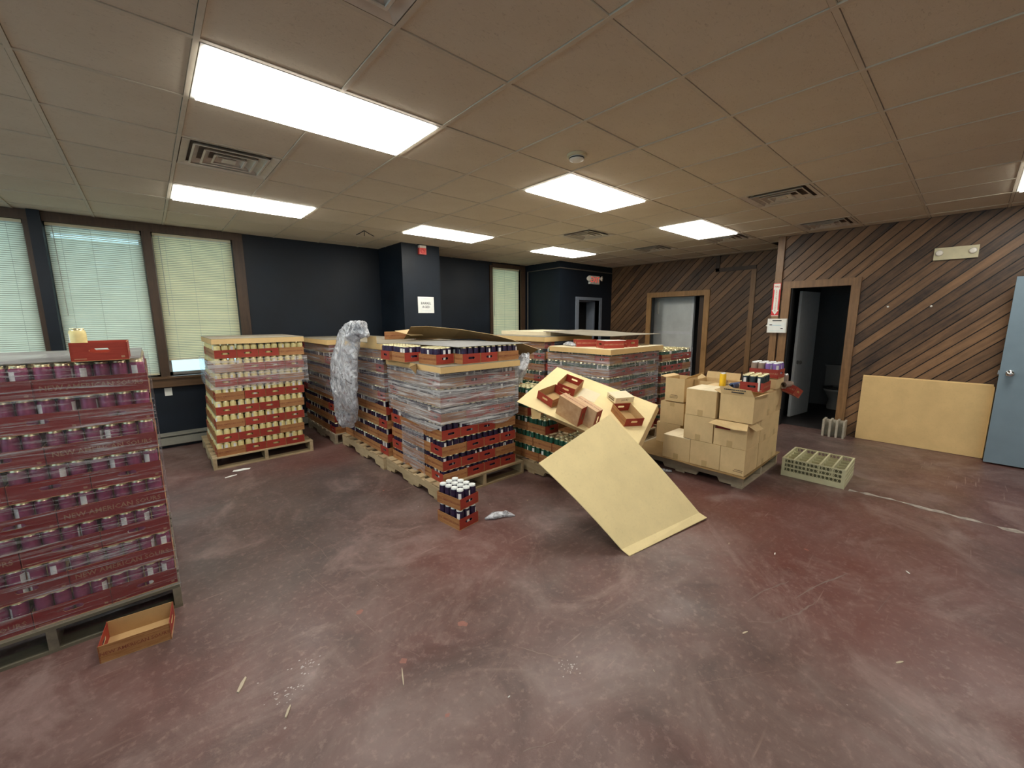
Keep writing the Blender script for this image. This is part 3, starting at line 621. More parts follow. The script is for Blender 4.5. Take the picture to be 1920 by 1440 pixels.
# ------------------------------------------------------------------ pallets
def pallet(x, y, label, w=1.016, d=1.22, h=.14, grey=False, rz=0):
    e = empty('pallet', (x, y, 0), rz, label, 'pallet', 'wooden pallets on the floor')
    wx, wy = ('pallet_dark', 'pallet_dark_y') if grey == 2 else ('pallet_grey', 'pallet_grey_y') if grey else ('pallet_wood', 'pallet_wood_y')
    bt = .017; sh = h-2*bt; rr = random.Random(int(x*97+y*31))
    def stringer():
        z0, z1 = bt, h-bt; nz = z0+.045; a, b_ = d*.17, d*.36
        pts = [(0, 0, z1), (0, 0, z0)]
        for p, q in ((a, b_), (d-b_, d-a)): pts += [(0, p, z0), (0, p+.025, nz), (0, q-.025, nz), (0, q, z0)]
        pts += [(0, d, z0), (0, d, z1)]
        return MB().prism(pts, (.036, 0, 0)).mesh('stringer', [wy])
    sme = stringer()
    for k in range(3): obj('stringer', sme, e, ((w-.036)*k/2, 0, 0))
    n = 7
    for k in range(n):
        bw_ = .135 if k in (0, n-1) else rr.uniform(.088, .10); y0 = (d-bw_)*k/(n-1)
        one('deck_board', MB().box((rr.uniform(-.004, .004), y0, h-bt), (w+rr.uniform(-.006, .003), y0+bw_, h)), [wx], e)
    for k in range(3):
        y0 = (d-.10)*k/2; one('base_board', MB().box((0, y0, 0), (w, y0+.10, bt)), [wx], e)
    return e
pallet(-1.035, 2.90, 'grey worn pallet under the film-wrapped pink cans', grey=2, d=1.22)
pallet(.385, 5.44, 'tan pallet under the stack of yellow cans', w=1.04)
pallet(1.72, 5.505, 'grey pallet in the back corner behind the hanging plastic', w=1.05, grey=True)
pallet(1.80, 4.18, 'pale yellow notched pallet behind the torn-film stack', w=1.05, d=1.28)
pallet(1.83, 3.07, 'pale pallet under the purple can stack with torn film', w=1.06, d=1.1)
pallet(2.945, 2.36, 'pale pallet under the half unpacked green cans', w=1.0, d=1.3)
pallet(4.0, 2.80, 'pallet hidden under the lidded green can stack with red trays on top', w=1.2, d=1.02)
pallet(5.40, 2.85, 'pallet under the far unlidded stack by the doorway', w=1.05, h=.11)
pallet(4.05, 3.90, 'pallet under the farthest lidded stack near the black block', w=1.05)
pallet(4.165, 1.32, 'worn grey-brown notched pallet under the plain kraft boxes', w=1.06, d=1.25, grey=True)

# ------------------------------------------------------------------ trays and cans
TXT = 'NEW AMERICAN SOURS'
def tray_meshes(l, w, h, side, end, ink, key):
    t = .0022; b = MB()
    b.box((-l/2, -w/2, 0), (l/2, w/2, t), [0, 1, 1, 1, 1, 1])
    b.box((-l/2, -w/2, t), (l/2, -w/2+t, h), [1, 1, 0, 1, 0, 0]); b.box((-l/2, w/2-t, t), (l/2, w/2, h), [1, 1, 1, 0, 0, 0])
    sz = min(.036, l*.094)
    put_text(b, TXT, sz, (0, -w/2-.0007, h*.5), (1, 0, 0), (0, 0, 1), 2, .95); put_text(b, TXT, sz, (0, w/2+.0007, h*.5), (-1, 0, 0), (0, 0, 1), 2, .95)
    body = b.mesh('tray_'+key, [side, 'tray_inside', ink])
    # end panel with a hand slot, in the YZ plane, outer face towards +X
    hw, zc, sw, sl = w/2, h*.56, .038, .0105
    out = [(-hw, 0), (0, 0), (hw, 0), (hw, zc), (hw, h), (0, h), (-hw, h), (-hw, zc)]
    hole = [(-sw+.008, zc-sl), (0, zc-sl), (sw-.008, zc-sl), (sw, zc), (sw-.008, zc+sl), (0, zc+sl), (-sw+.008, zc+sl), (-sw, zc)]
    e = MB(); vs = [(x, p[0], p[1]) for x in (t, 0) for p in out+hole]; fs = []; mi = []
    for k in range(8):
        j = (k+1) % 8
        fs += [(k, j, 8+j, 8+k), (16+j, 16+k, 24+k, 24+j), (8+k, 8+j, 24+j, 24+k), (j, k, 16+k, 16+j)]; mi += [0, 0, 1, 0]
    e.add(vs, fs, mi)
    e.box((t, hw-.028, .012), (t+.0005, hw-.014, .022), 2); e.box((t, -hw+.012, .010), (t+.0005, -hw+.055, .014), 2)
    end_me = e.mesh('end_'+key, [end, 'tray_inside', ink])
    both = MB(); both.v, both.f, both.mi = list(b.v), list(b.f), [[0, 1, 2][q] for q in b.mi]
    for sx in (1, -1):
        both.x = Matrix.Translation((sx*(l/2-t), 0, 0)) @ (Matrix.Identity(4) if sx > 0 else Matrix.Rotation(math.pi, 4, 'Z'))
        both.add(e.v, e.f, [[3, 1, 2][q] for q in e.mi])
    both.x = None
    return dict(l=l, w=w, h=h, body=body, end=end_me, all=both.mesh('tray_small_'+key, [side, 'tray_inside', ink, end]))
TK = tray_meshes(.272, .207, .092, 'tray_kraft', 'tray_red', 'ink_red', 'kraft')
TR = tray_meshes(.411, .275, .092, 'tray_maroon', 'tray_maroon', 'ink_dull', 'red')       # big all-red trays of the pink cans
TC = tray_meshes(.272, .207, .092, 'tray_red', 'tray_red', 'ink_cream', 'bright')          # all-red small trays
def tray(t, loc, rz, label, group, name='can_tray', parts=True, rot=None):
    r = rot or (0, 0, rz)
    if not parts: return tag(obj(name, t['all'], None, loc, r), label, 'tray', group)
    o = tag(obj(name, t['body'], None, loc, r), label, 'tray', group)
    obj('end_panel', t['end'], o, (t['l']/2-.004, 0, 0)); obj('end_panel', t['end'], o, (-t['l']/2+.004, 0, 0), (0, 0, math.pi))
    return o
CH = .157
def can_meshes(col, lid, seg=16):
    body = [(.0265, .002), (.031, .0), (.033, .010), (.033, .130), (.0315, .139), (.0293, .1455)]
    lids = [(.0293, .1455), (.0275, .149), (.0285, .1555), (.0275, .157), (.0245, .157), (.0235, .1535), (.004, .1535)]
    body = [(r*.96, z) for r, z in body]; lids = [(r*.96, z) for r, z in lids]
    lab = lambda i, k: 1 if k < seg*.12 and 1 < i+1 < 4 else 0
    b = MB().lathe(body, seg, lab, cap=False); b.f.append(list(range(seg))); b.mi.append(0)
    l = MB().lathe(lids, seg, 0, cap=False); l.f.append([6*seg+k for k in range(seg)]); l.mi.append(0)
    l.box((-.004, -.013, .1536), (.004, .009, .1548), 0)
    a = MB(); a.add(b.v, b.f, b.mi); a.add(l.v, l.f, 2)
    fin = lambda m_, n, mats: m_.mesh(n, mats, True)
    lo = MB().lathe([(.0316, 0), (.0316, .137), (.0275, .149), (.0285, .157), (.024, .157), (.023, .1535)], 10, lambda i, k: (1 if k < 1 else 0) if i < 1 else 2)
    return dict(body=fin(b, 'can_body_'+col, [col, 'can_white']), lid=fin(l, 'can_lid_'+col+lid, [lid]), all=fin(a, 'can_'+col+lid, [col, 'can_white', lid]), lo=lo, mats=[col, 'can_white', lid])
K = {'pink': can_meshes('can_pink', 'lid_gold'), 'yellow': can_meshes('can_yellow', 'lid_gold'), 'purple': can_meshes('can_purple', 'lid_gold'), 'green': can_meshes('can_green', 'lid_gold'), 'white_top': can_meshes('can_purple', 'lid_white')}
_rr = random.Random(11)
def can(kind, x, y, z, label, group, parts=False, sz=1.0, rot=None, name=None):
    k = K[kind]; nm = name or (kind+'_can'); r = rot or (0, 0, _rr.uniform(0, 6.28))
    if parts:
        o = obj(nm, k['body'], None, (x, y, z), r, (1, 1, sz)); obj('lid', k['lid'], o)
    else: o = obj(nm, k['all'], None, (x, y, z), r, (1, 1, sz))
    return tag(o, label, 'can', group)
MASS = {}     # low detail rows of the distant cans, gathered per colour
def mass_can(kind, x, y, z, sz=1.0):
    mb = MASS.setdefault(kind, MB()); a = _rr.uniform(0, 6.28); lo = K[kind]['lo']
    b0 = len(mb.v); ca, sa = math.cos(a), math.sin(a)
    mb.v.extend(Vector((x+v.x*ca-v.y*sa, y+v.x*sa+v.y*ca, z+v.z*sz)) for v in lo.v)
    mb.f.extend([b0+i for i in f] for f in lo.f); mb.mi.extend(lo.mi)

def stack(pl, x0, y0, zs, kind, T, nf, nl, fronts='objects', lefts='mass', right=False, parts=True, name='can_tray', lean=(0, 0), sizes=None, skip=(), first=None, capped=True, deep=()):
    """a pallet load built of trays in pinwheel layers. zs: tray bottoms + the top. nf: end-on trays beside the one long-side tray in the front row; nl: long-side trays down the side.
    FRONTS / LEFTS: how the cans of the visible rows are built ('objects', 'mass', None)"""
    l, w, h = T['l']+.003, T['w']+.003, T['h']; Wd = l+nf*w
    gt = 'trays of the '+pl; gc = '%s cans of the %s' % (kind, pl); n = len(zs)-1
    for k in range(n):
        z = zs[k]; sc = (zs[k+1]-z)/CH; ox, oy = lean[0]*k, lean[1]*k; odd = k % 2 == (first or 0)
        lay = 'top' if k == n-1 else ORD[k+1]
        jit = lambda: _rr.uniform(-.0012, .0012)
        row = []      # front row: (x start, width, long?)
        x = x0
        for q in range(nf+1):
            lng = odd if nf == 0 else ((q == 0) if odd else (q == nf)); wd = l if lng else w; row.append((x, wd, lng)); x += wd
        for q, (xa, wd, lng) in enumerate(row):
            if (k, 'f', q) in skip: continue
            cx, dp = xa+wd/2+ox, (w if lng else l); cy = y0+dp/2+oy+jit()
            tray(T, (cx, cy, z), (0 if lng else math.pi/2)+R(_rr.uniform(-.1, .1)), '%s tray, %s along the front of the %s layer, %s' % ('long-side' if lng else 'end-on', ORD[q+1], lay, pl), gt, name, parts)
            nc = (4 if T is not TR else 6) if lng else (3 if T is not TR else 4); rows = ((3 if lng else 4) if T is not TR else (4 if lng else 6)) if (k, q) in deep else 1
            for rw in range(rows):
                for c_ in range(nc):
                    px = xa+wd/2+(c_+.5-nc/2)*.0670+ox; py = y0+.040+.0672*rw+oy
                    if fronts == 'objects' and rw == 0: can(kind, px, py, z+.003, '%s can, %s in front tray %s, %s layer, %s' % (kind, ORD[c_+1], ORD[q+1], lay, pl), gc, parts=(T is TR), sz=sc*.97)
                    elif fronts: mass_can(kind, px, py, z+.003, sc*.97)
        # the side that faces -X
        y = y0+(w if odd else l); q = 0
        while nl and q < nl:
            last = (q == nl-1) and not odd
            dp = w if last else l; wd = l if last else w
            if (k, 'l', q) not in skip:
                tray(T, (x0+wd/2+ox+jit(), y+dp/2+oy, z), 0 if last else math.pi/2, '%s tray, %s behind the corner on the side of the %s layer, %s' % ('end-on' if last else 'long-side', ORD[q+1], lay, pl), gt, name, parts)
                nc = 3 if last else 4
                for c_ in range(nc):
                    px, py = x0+.040+ox, y+dp/2+(c_+.5-nc/2)*.0670+oy
                    if lefts == 'objects': can(kind, px, py, z+.003, '%s can, %s in side tray %s, %s layer, %s' % (kind, ORD[c_+1], ORD[q+1], lay, pl), gc, sz=sc*.97)
                    elif lefts: mass_can(kind, px, py, z+.003, sc*.97)
            y += dp; q += 1
        nc0 = 3 if odd else 4
        if nl and (k, 'l', 'c') not in skip:      # cans of the corner tray seen from the side
            for c_ in range(1, (3 if odd else 4)): mass_can(kind, x0+.040+ox, y0+.038+.0662*c_+oy, z+.003, sc*.97)
        if right:
            y = y0+(l if odd else w)
            for q in range(right):
                tray(T, (x0+Wd-w/2+ox, y+l/2+oy, z), math.pi/2, 'long-side tray, %s behind the far corner of the %s layer, %s' % (ORD[q+1], lay, pl), gt, name, parts)
                for c_ in range(4): mass_can(kind, x0+Wd-.04+ox, y+l/2+(c_-1.5)*.0670+oy, z+.003, sc*.97)
                y += l
    return Wd
lin = lambda z0, p, n: [z0+p*k for k in range(n+1)]
# pink cans, big red trays
stack('pink can pallet', -.995, 2.93, lin(.14, .164, 8), 'pink', TR, 2, 0, name='red_can_tray', lean=(0, 0), first=0)
# every even layer shows three and a half ends: the row above already alternates; right-hand side trays
for k in range(8):
    z = .14+.164*k
    for q in range(2): tray(TR, (-.168, 2.93+(.284 if k % 2 else .422)+.416*q+.208, z), math.pi/2, 'red tray, %s back along the hidden side of layer %s, pink can pallet' % (ORD[q+1], ORD[k+1]), 'trays of the pink can pallet', 'red_can_tray', False)
    for q in range(12): mass_can('pink', -.068, 2.93+(.284 if k % 2 else .422)+.416*(q//6)+.208+.0685*(q % 6-2.5), z+.003, .164/CH*.97)
for q in range(13):
    for r_ in range(1, 4): mass_can('pink', -.085-.0685*q, 2.97+.068*r_, .14+.164*7+.005, .164/CH*.97)
# yellow cans
stack('yellow can pallet', .430, 5.45, lin(.14, .157, 8), 'yellow', TK, 3, 3, lefts='mass', right=2, lean=(.0115, 0), first=0)
# torn-film purple cans
ZE = [.14, .262, .402, .555, .712, .870, 1.035, 1.192]
stack('torn purple pallet', 1.895, 3.10, ZE, 'purple', TK, 3, 3, lefts='objects', first=0)
# behind it, and the back corner
stack('second purple pallet', 1.865, 4.185, lin(.14, .157, 8), 'purple', TK, 0, 4, fronts=None, lefts='mass', parts=False)
stack('back corner pallet', 1.735, 5.52, lin(.14, .157, 8), 'purple', TK, 0, 4, fronts='mass', lefts='mass', parts=False)
# lidded green cans, far stacks
stack('lidded green pallet', 4.06, 2.83, lin(.14, .162, 7), 'green', TK, 4, 3, fronts='mass', lefts='mass', parts=False)
stack('farthest lidded pallet', 4.12, 3.95, lin(.14, .157, 8), 'green', TK, 0, 4, fronts=None, lefts='mass', parts=False)
stack('open far pallet', 5.44, 2.90, lin(.11, .155, 7), 'green', TK, 3, 1, fronts='mass', lefts='mass', right=1, parts=False)
for a in range(13):
    for b_ in range(1, 14): mass_can('green', 5.48+.068*a, 2.94+.068*b_, .11+.155*6+.005, .155/CH*.97)

# half unpacked green cans: trays placed one by one
gl, gw = TK['l']+.003, TK['w']+.003
def gtray(x, y, z, lng_x, label, cans='all', kind='green'):
    """x, y: near corner; lng_x: long side along X"""
    dx, dy = (gl, gw) if lng_x else (gw, gl)
    tray(TK, (x+dx/2, y+dy/2, z), (0 if lng_x else math.pi/2)+R(_rr.uniform(-.2, .2)), label, 'trays of the half unpacked green pallet')
    nx, ny = (4, 3) if lng_x else (3, 4)
    for i in range(nx):
        for j in range(ny):
            if cans == 'left' and i > 0: continue
            px, py = x+dx/2+(i+.5-nx/2)*.0668, y+dy/2+(j+.5-ny/2)*.0668
            if i == 0 or cans == 'all': can('green', px, py, z+.003, 'green can, %s across, %s deep, tray %s' % (ORD[i+1], ORD[j+1], label.replace('kraft tray ', '', 1)), 'green cans of the half unpacked pallet', sz=.97)
FL = .14; hp = .157
for k, (y_, nm) in enumerate(((2.375, 'nearest'), (2.65, 'second'), (2.927, 'third'), (3.205, 'fourth'))): gtray(2.975, y_, FL, False, 'kraft tray %s along the bottom green layer' % nm, 'left')
for k, (y_, nm) in enumerate(((2.462, 'nearest'), (2.740, 'second'), (3.018, 'third'), (3.296, 'fourth'))): gtray(2.975, y_, FL+hp, False, 'kraft tray %s along the second green layer' % nm, 'all' if k == 0 else 'left')
gtray(3.19, 2.462, FL+hp, False, 'kraft tray beside the nearest, second green layer', 'all'); gtray(3.405, 2.462, FL+hp, False, 'kraft tray further in, second green layer', 'all')
gtray(3.62, 2.462, FL+hp, False, 'kraft tray at the far edge, second green layer', 'all')
for q in range(3): gtray(3.19+.275*q, 2.375-.01, FL, True, 'kraft tray %s across the bottom green front' % ORD[q+1], 'left')
gtray(2.975, 2.832, FL+2*hp, False, 'kraft tray nearest on the third green layer, under the lid', 'all')
gtray(3.20, 2.90, FL+2*hp, True, 'kraft tray long-side on the third green layer', 'all')
gtray(2.975, 3.11, FL+2*hp, False, 'kraft tray second on the third green layer', 'left'); gtray(3.48, 2.92, FL+2*hp, True, 'kraft tray at the back of the third green layer', 'left')
for k in (3, 4):
    gtray(2.975, 3.10, FL+k*hp, False, 'kraft tray nearest on the %s green layer' % ORD[k+1], 'all' if k == 4 else 'left'); gtray(2.975, 3.378, FL+k*hp, False, 'kraft tray second on the %s green layer' % ORD[k+1], 'left')
    gtray(3.20, 3.20, FL+k*hp, True, 'kraft tray long-side on the %s green layer' % ORD[k+1], 'left'); gtray(3.475, 3.20, FL+k*hp, True, 'kraft tray at the back of the %s green layer' % ORD[k+1], 'left')

# loose trays on top of the torn stack
TOPZ = 1.192+.052
def ltray(T, corner, ang, z, label, group, cans=None, lng=True, name='can_tray', fill=12, tint=None):
    """corner: near corner; ang: direction of the long side"""
    u = Vector((math.cos(ang), math.sin(ang), 0)); v = Vector((-u.y, u.x, 0)); o = Vector((*corner, z)); c0 = o+u*T['l']/2+v*T['w']/2
    tray(T, c0, ang, label, group, name)
    if cans:
        for i in range(4):
            for j in range(3):
                p = o+u*(T['l']/2+(i-1.5)*.0668)+v*(T['w']/2+(j-1)*.0668)
                can(cans, p.x, p.y, z+.003, '%s can, %s along, %s deep, %s' % (cans, ORD[i+1], ORD[j+1], label), cans+' cans on the torn stack', sz=.97)
G_ = 'loose trays on top of the torn stack'
ltray(TK, (2.56, 3.085), 0, TOPZ, 'front corner long-side tray, torn stack top', G_, 'purple')
for q, x_ in enumerate((2.347, 2.135)): ltray(TK, (x_+.207, 3.085), math.pi/2, TOPZ, '%s end-on tray, torn stack top' % ORD[2-q], G_, 'purple')
ltray(TK, (2.128, 3.215), math.pi/2+.10, TOPZ, 'the tray behind the split, torn stack top', G_, 'purple')
ltray(TK, (2.035, 3.62), math.pi/2, TOPZ, 'the middle side tray, torn stack top', G_, 'purple')
ltray(TK, (1.817, 3.925), 0, TOPZ, 'the rearmost crosswise tray, torn stack top', G_, 'purple')

# two trays of purple cans with white tops standing on the floor
G_ = 'two stacked trays on the floor'
for k, (dx, a) in enumerate(((0, 0), (.012, R(2.5)))):
    ang = math.pi/2+R(7)+a; z = .164*k; nm = ('lower', 'upper')[k]
    u = Vector((math.cos(ang), math.sin(ang), 0)); v = Vector((u.y, -u.x, 0)); o = Vector((1.672+dx, 2.515, z))
    c0 = o+u*TK['l']/2+v*TK['w']/2
    tray(TK, c0, ang, '%s of two kraft and red trays of purple cans on the floor' % nm, G_)
    for i in range(4):
        for j in range(3):
            p = o+u*(TK['l']/2+(i-1.5)*.0668)+v*(TK['w']/2+(j-1)*.0668)
            can('white_top', p.x, p.y, z+.003, 'white-topped purple can, %s along, %s across, %s floor tray' % (ORD[i+1], ORD[j+1], nm), 'white-topped purple cans', True, rot=(0, 0, {(0, 0): 3.6}.get((i, j), _rr.uniform(0, 6.28)) if k else _rr.uniform(3, 6)), name='purple_can')
# empty tray before the pink pallet and tray with a can on it
tray(dict(TC, body=TK['body']), (-.205, 2.735, 0), R(-6), 'empty kraft tray with red ends on the floor before the pink cans', 'empty trays')
o = tray(TC, (-.19, 3.03, 1.458), R(90), 'red empty tray turned end-on atop the pink can stack', 'empty trays')
can('yellow', -.265, 2.99, 1.463, 'single yellow and orange can standing in the red tray atop the pink cans', 'single cans', True)

# ------------------------------------------------------------------ cardboard lids and sheets
def lid(label, x, y, z, dx, dy, rim, mats=('kraft_orange', 'kraft_grey'), rot=(0, 0, 0), name='cardboard_cover', loc=None):
    """upside-down tray: z is the bottom of its rim"""
    e = empty(name, loc or (x, y, z), 0, label, 'cardboard lid', 'flat cardboard lids on the stacks'); e.rotation_euler = rot; t = .005
    one('top_sheet', boxes(((0, 0, rim-t), (dx, dy, rim))), [mats[1]], e)
    for bx in (((0, 0, 0), (dx, t, rim-t)), ((0, dy-t, 0), (dx, dy, rim-t)), ((0, t, 0), (t, dy-t, rim-t)), ((dx-t, t, 0), (dx, dy-t, rim-t))): one('rim', boxes(bx), [mats[0]], e)
    return e
lid('tan cardboard lid on the yellow cans', .497, 5.425, 1.397, .92, 1.06, .062)
e = lid('tan lid over the back corner pallet', 1.705, 5.50, 1.335, 1.0, 1.25, .066); 
e = lid('tan lid over the second purple pallet, with a raised flap', 1.84, 4.175, 1.335, 1.0, 1.30, .066)
one('corner_flap', boxes(((-.004, .10, .01), (0, .34, .14))), ['kraft_orange'], e)
e = lid('opened tan lid between the torn stack and its loose trays', 1.885, 3.065, 1.178, .95, 1.10, .062)
one('loose_flap', MB().prism([(.0, .42, .01), (0, .42, .06), (-.13, .32, .045), (-.10, .26, -.015)], (0, .005, 0)), ['kraft_dark'], e)
lid('lid under the red trays on the green stack', 4.025, 2.785, 1.225, 1.22, .98, .066, ('kraft_orange', 'kraft_pale'))
lid('tan lid on the farthest pallet near the narrow window', 4.085, 3.91, 1.335, 1.05, 1.2, .07)
def sheet(label, P, thick, mat, name='cardboard_sheet', cat='cardboard', bulge=0, n=10, under=None, parts=()):
    """P: four corners (a, b, c, d) in order; a slightly bowed sheet of real thickness"""
    a, b_, c_, d = [Vector(p) for p in P]; nrm = (b_-a).cross(d-a).normalized(); vs = []
    for s_ in (0, -thick):
        for i in range(n+1):
            for j in range(n+1):
                u, v = i/n, j/n; p = a*(1-u)*(1-v)+b_*u*(1-v)+c_*u*v+d*(1-u)*v
                bl = bulge(u, v) if callable(bulge) else bulge*4*v*(1-v)
                vs.append(p+nrm*(s_+bl))
    N = (n+1)**2; I = lambda i, j: i*(n+1)+j; fs, mi = [], []
    for i in range(n):
        for j in range(n): fs += [(I(i, j), I(i+1, j), I(i+1, j+1), I(i, j+1)), (N+I(i, j+1), N+I(i+1, j+1), N+I(i+1, j), N+I(i, j))]; mi += [0, 1]
    ring_ = [I(i, 0) for i in range(n+1)]+[I(n, j) for j in range(1, n+1)]+[I(i, n) for i in range(n-1, -1, -1)]+[I(0, j) for j in range(n-1, 0, -1)]
    for k in range(len(ring_)): p, q = ring_[k], ring_[(k+1) % len(ring_)]; fs.append((q, p, N+p, N+q)); mi.append(0)
    q = MB().add(vs, fs, mi)
    return one(name, q, [mat, under or mat], None, label, cat)
sheet('grey slip sheet lying over the trays on the torn stack', [(2.10, 3.09, 1.404), (3.02, 3.09, 1.404), (2.98, 4.15, 1.404), (2.02, 4.15, 1.404)], .004, 'slate_block', bulge=lambda u, v: .010*math.sin(u*4)*math.sin(v*3))
q = MB(); up_ = [(2.345, 4.45, 1.566), (2.503, 4.35, 1.571), (2.761, 4.0, 1.533), (3.001, 3.75, 1.476), (3.202, 3.6, 1.411), (3.447, 3.4, 1.295)]
lo_ = [(p[0]+.06, p[1]+.30, max(1.412, 0) if k < 4 else p[2]-.02-.05*(k-3)) for k, p in enumerate(up_)]; n = len(up_); nd = Vector((.003, .004, .003))
q.add([Vector(p) for p in up_+lo_]+[Vector(p)+nd for p in up_+lo_], [(i, n+i, n+i+1, i+1) for i in range(n-1)]+[(2*n+i, 2*n+i+1, 3*n+i+1, 3*n+i) for i in range(n-1)]+[(i, i+1, 2*n+i+1, 2*n+i) for i in range(n-1)], [0]*(n-1)+[0]*(n-1)+[1]*(n-1))
one('cardboard_sheet', q, ['kraft_dark', 'kraft'], None, 'buckled dark cardboard sheet tipped up at the back of the torn stack', 'cardboard')
q = MB(); q.prism([(0, 0, 0), (.28, .02, .02), (.46, -.10, .005), (.42, -.20, -.05), (.14, -.16, -.055)], (0, 0, .005)); q.prism([(.28, .02, .02), (.46, -.10, .005), (.75, .0, .0), (.6, .1, .03)], (0, 0, .005))
one('crumpled_flap', q, ['kraft'], None, 'crumpled tan cardboard flap atop the second purple pallet', 'cardboard', loc=(2.27, 4.72, 1.512))
o = tray(TK, (2.42, 5.02, 1.404), R(-24), 'upright kraft tray lying on the lid behind the torn stack', 'trays resting on lids')
o = tray(TK, (2.70, 4.72, 1.404), R(-20), 'second kraft tray on the lid, under the crumpled flap', 'trays resting on lids')
sheet('large bowed cardboard sheet over the red trays by the doorway', [(4.30, 4.15, 1.475), (4.28, 2.95, 1.42), (5.28, 2.86, 1.425), (5.35, 4.3, 1.475)], .005, 'kraft_grey', under='kraft', bulge=lambda u, v: .035*math.sin(math.pi*u)*math.sin(math.pi*v)+.02*max(0, u-.7)*3)
lid('pale narrow lid on the farthest stack, under the bowed sheet', 4.35, 4.05, 1.407, .95, 1.1, .055, ('kraft_pale', 'kraft_pale'))
G_ = 'red trays on the lidded green stack'
for lb, p, an in (('red tray with cream lettering at the lid corner', (4.27, 2.97), R(-27)), ('red tray behind the corner one on the green stack lid', (4.30, 3.38), R(-38)), ('red tray turned end-on at the far side of the lid', (4.62, 2.99), R(80))):
    tray(TC, (p[0], p[1], 1.292), an, lb, G_)
sheet('white insert sheet lying in the corner red tray', [(4.14, 2.93, 1.386), (4.37, 2.81, 1.386), (4.45, 2.98, 1.388), (4.20, 3.12, 1.388)], .003, 'paper', 'insert_sheet', 'paper')
for dx, dy, w_ in ((.0, .0, 'first'), (.12, .10, 'middle'), (.02, .20, 'last')): can('green', 4.50+dx, 3.45+dy, 1.324, '%s of three green cans lying loose behind the red trays' % w_, 'loose green cans on the lid', rot=(R(90), 0, R(30)), sz=1)
# the tilted lid with empty trays on it
P1, P2, P3, P4 = (Vector(p) for p in ((2.693, 2.957, .835), (3.634, 3.269, 1.079), (4.084, 2.195, .715), (3.144, 1.884, .471)))
ux = (P4-P1).normalized(); uy = (P2-P1); uy = (uy-ux*uy.dot(ux)).normalized(); uz = ux.cross(uy)
LM = Matrix((ux, uy, uz)).transposed().to_4x4(); LM.translation = P1; LR = LM.to_euler()
e = empty('cardboard_cover', P1, 0, 'tilted cardboard lid sliding off the green cans, holding empty trays', 'cardboard lid', 'flat cardboard lids on the stacks'); e.rotation_euler = LR
LW, LD = (P4-P1).length, (P2-P1).length
one('top_sheet', boxes(((0, 0, -.005), (LW, LD, 0))), ['kraft_sheet'], e)
one('rim', MB().prism([(LW, 0, 0), (LW, LD, 0), (LW+.03, LD, -.055), (LW+.03, 0, -.055)], (-.005, 0, 0)), ['kraft'], e)
one('rim', boxes(((LW-.025, .02, -.075), (LW-.02, LD-.02, -.005))), ['kraft'], e)
one('under_flap', MB().prism([(.32, .02, -.006), (LW*.86, .02, -.006), (LW*.86, .05, -.07), (.32, .05, -.07)], (0, .005, 0)), ['kraft_orange'], e)
one('torn_corner', MB().prism([(.16, .0, -.01), (.26, .03, -.01), (.28, .0, -.08), (.20, -.02, -.11)], (0, .005, 0)), ['kraft_orange'], e)
one('crease_patch', MB().box((.44, .55, 0), (.635, .78, .0015)), ['kraft_pale'], e)
e2 = e
tray_print('tray_pale', (.52, .30, .15), (.68, .45, .26))  # lighter kraft: lamp glare on the side-lying trays painted in
TP = tray_meshes(.272, .207, .092, 'tray_pale', 'tray_red', 'ink_red', 'pale')
def on_lid(T, u, v, ang, label, side=False, h0=.001):
    """stand a tray on the lid's slope at lid coordinates u, v; side: lying on its long side"""
    mt = LM @ Matrix.Translation((u, v, h0)) @ Matrix.Rotation(ang, 4, 'Z')
    if side: mt = mt @ Matrix.Translation((0, 0, T['w']/2)) @ Matrix.Rotation(R(-90), 4, 'X') @ Matrix.Translation((0, 0, -T['h']/2))
    o = tray(T, (0, 0, 0), 0, label, 'empty trays on the tilted lid'); o.matrix_world = mt; o.location, o.rotation_euler = mt.to_translation(), mt.to_euler()
    return o
# ------------------------------------------------------------------ leaning cardboard sheet
e = empty('leaning_cardboard', (0, 0, 0), 0, 'large tan cardboard sheet leaning from the floor against the tilted lid', 'cardboard')
A, B_, Cc, D_ = Vector((2.352, 1.482, .030)), Vector((3.275, 1.342, .050)), Vector((3.06, 2.109, .790)), Vector((2.119, 2.084, .568))
q = MB(); n = 12; nrm = (B_-A).cross(D_-A).normalized(); vs = []
for s_ in (0, -.006):
    for i in range(n+1):
        for j in range(n+1):
            u, v = i/n, j/n; p = A*(1-u)*(1-v)+B_*u*(1-v)+Cc*u*v+D_*(1-u)*v; vs.append(p+nrm*(s_+.020*math.sin(math.pi*v)))
N = (n+1)**2; I = lambda i, j: i*(n+1)+j; fs = []
for i in range(n):
    for j in range(n): fs += [(I(i, j), I(i+1, j), I(i+1, j+1), I(i, j+1)), (N+I(i, j+1), N+I(i+1, j+1), N+I(i+1, j), N+I(i, j))]
rg_ = [I(i, 0) for i in range(n+1)]+[I(n, j) for j in range(1, n+1)]+[I(i, n) for i in range(n-1, -1, -1)]+[I(0, j) for j in range(n-1, 0, -1)]
for k in range(len(rg_)): fs.append((rg_[(k+1) % len(rg_)], rg_[k], N+rg_[k], N+rg_[(k+1) % len(rg_)]))
q.add(vs, fs); one('main_sheet', q, ['kraft_sheet'], e)
one('end_flap', MB().prism([A, B_, Vector((3.300, 1.288, .018)), Vector((2.361, 1.422, .005))], (0, 0, -.005)), ['kraft_sheet'], e)
one('underside_rim', MB().prism([(3.297, 1.292, .014), (3.297, 1.30, 0.001), (3.27, 1.345, .001), (3.272, 1.346, .042)], (-.005, 0, 0)), ['kraft_dark'], e)

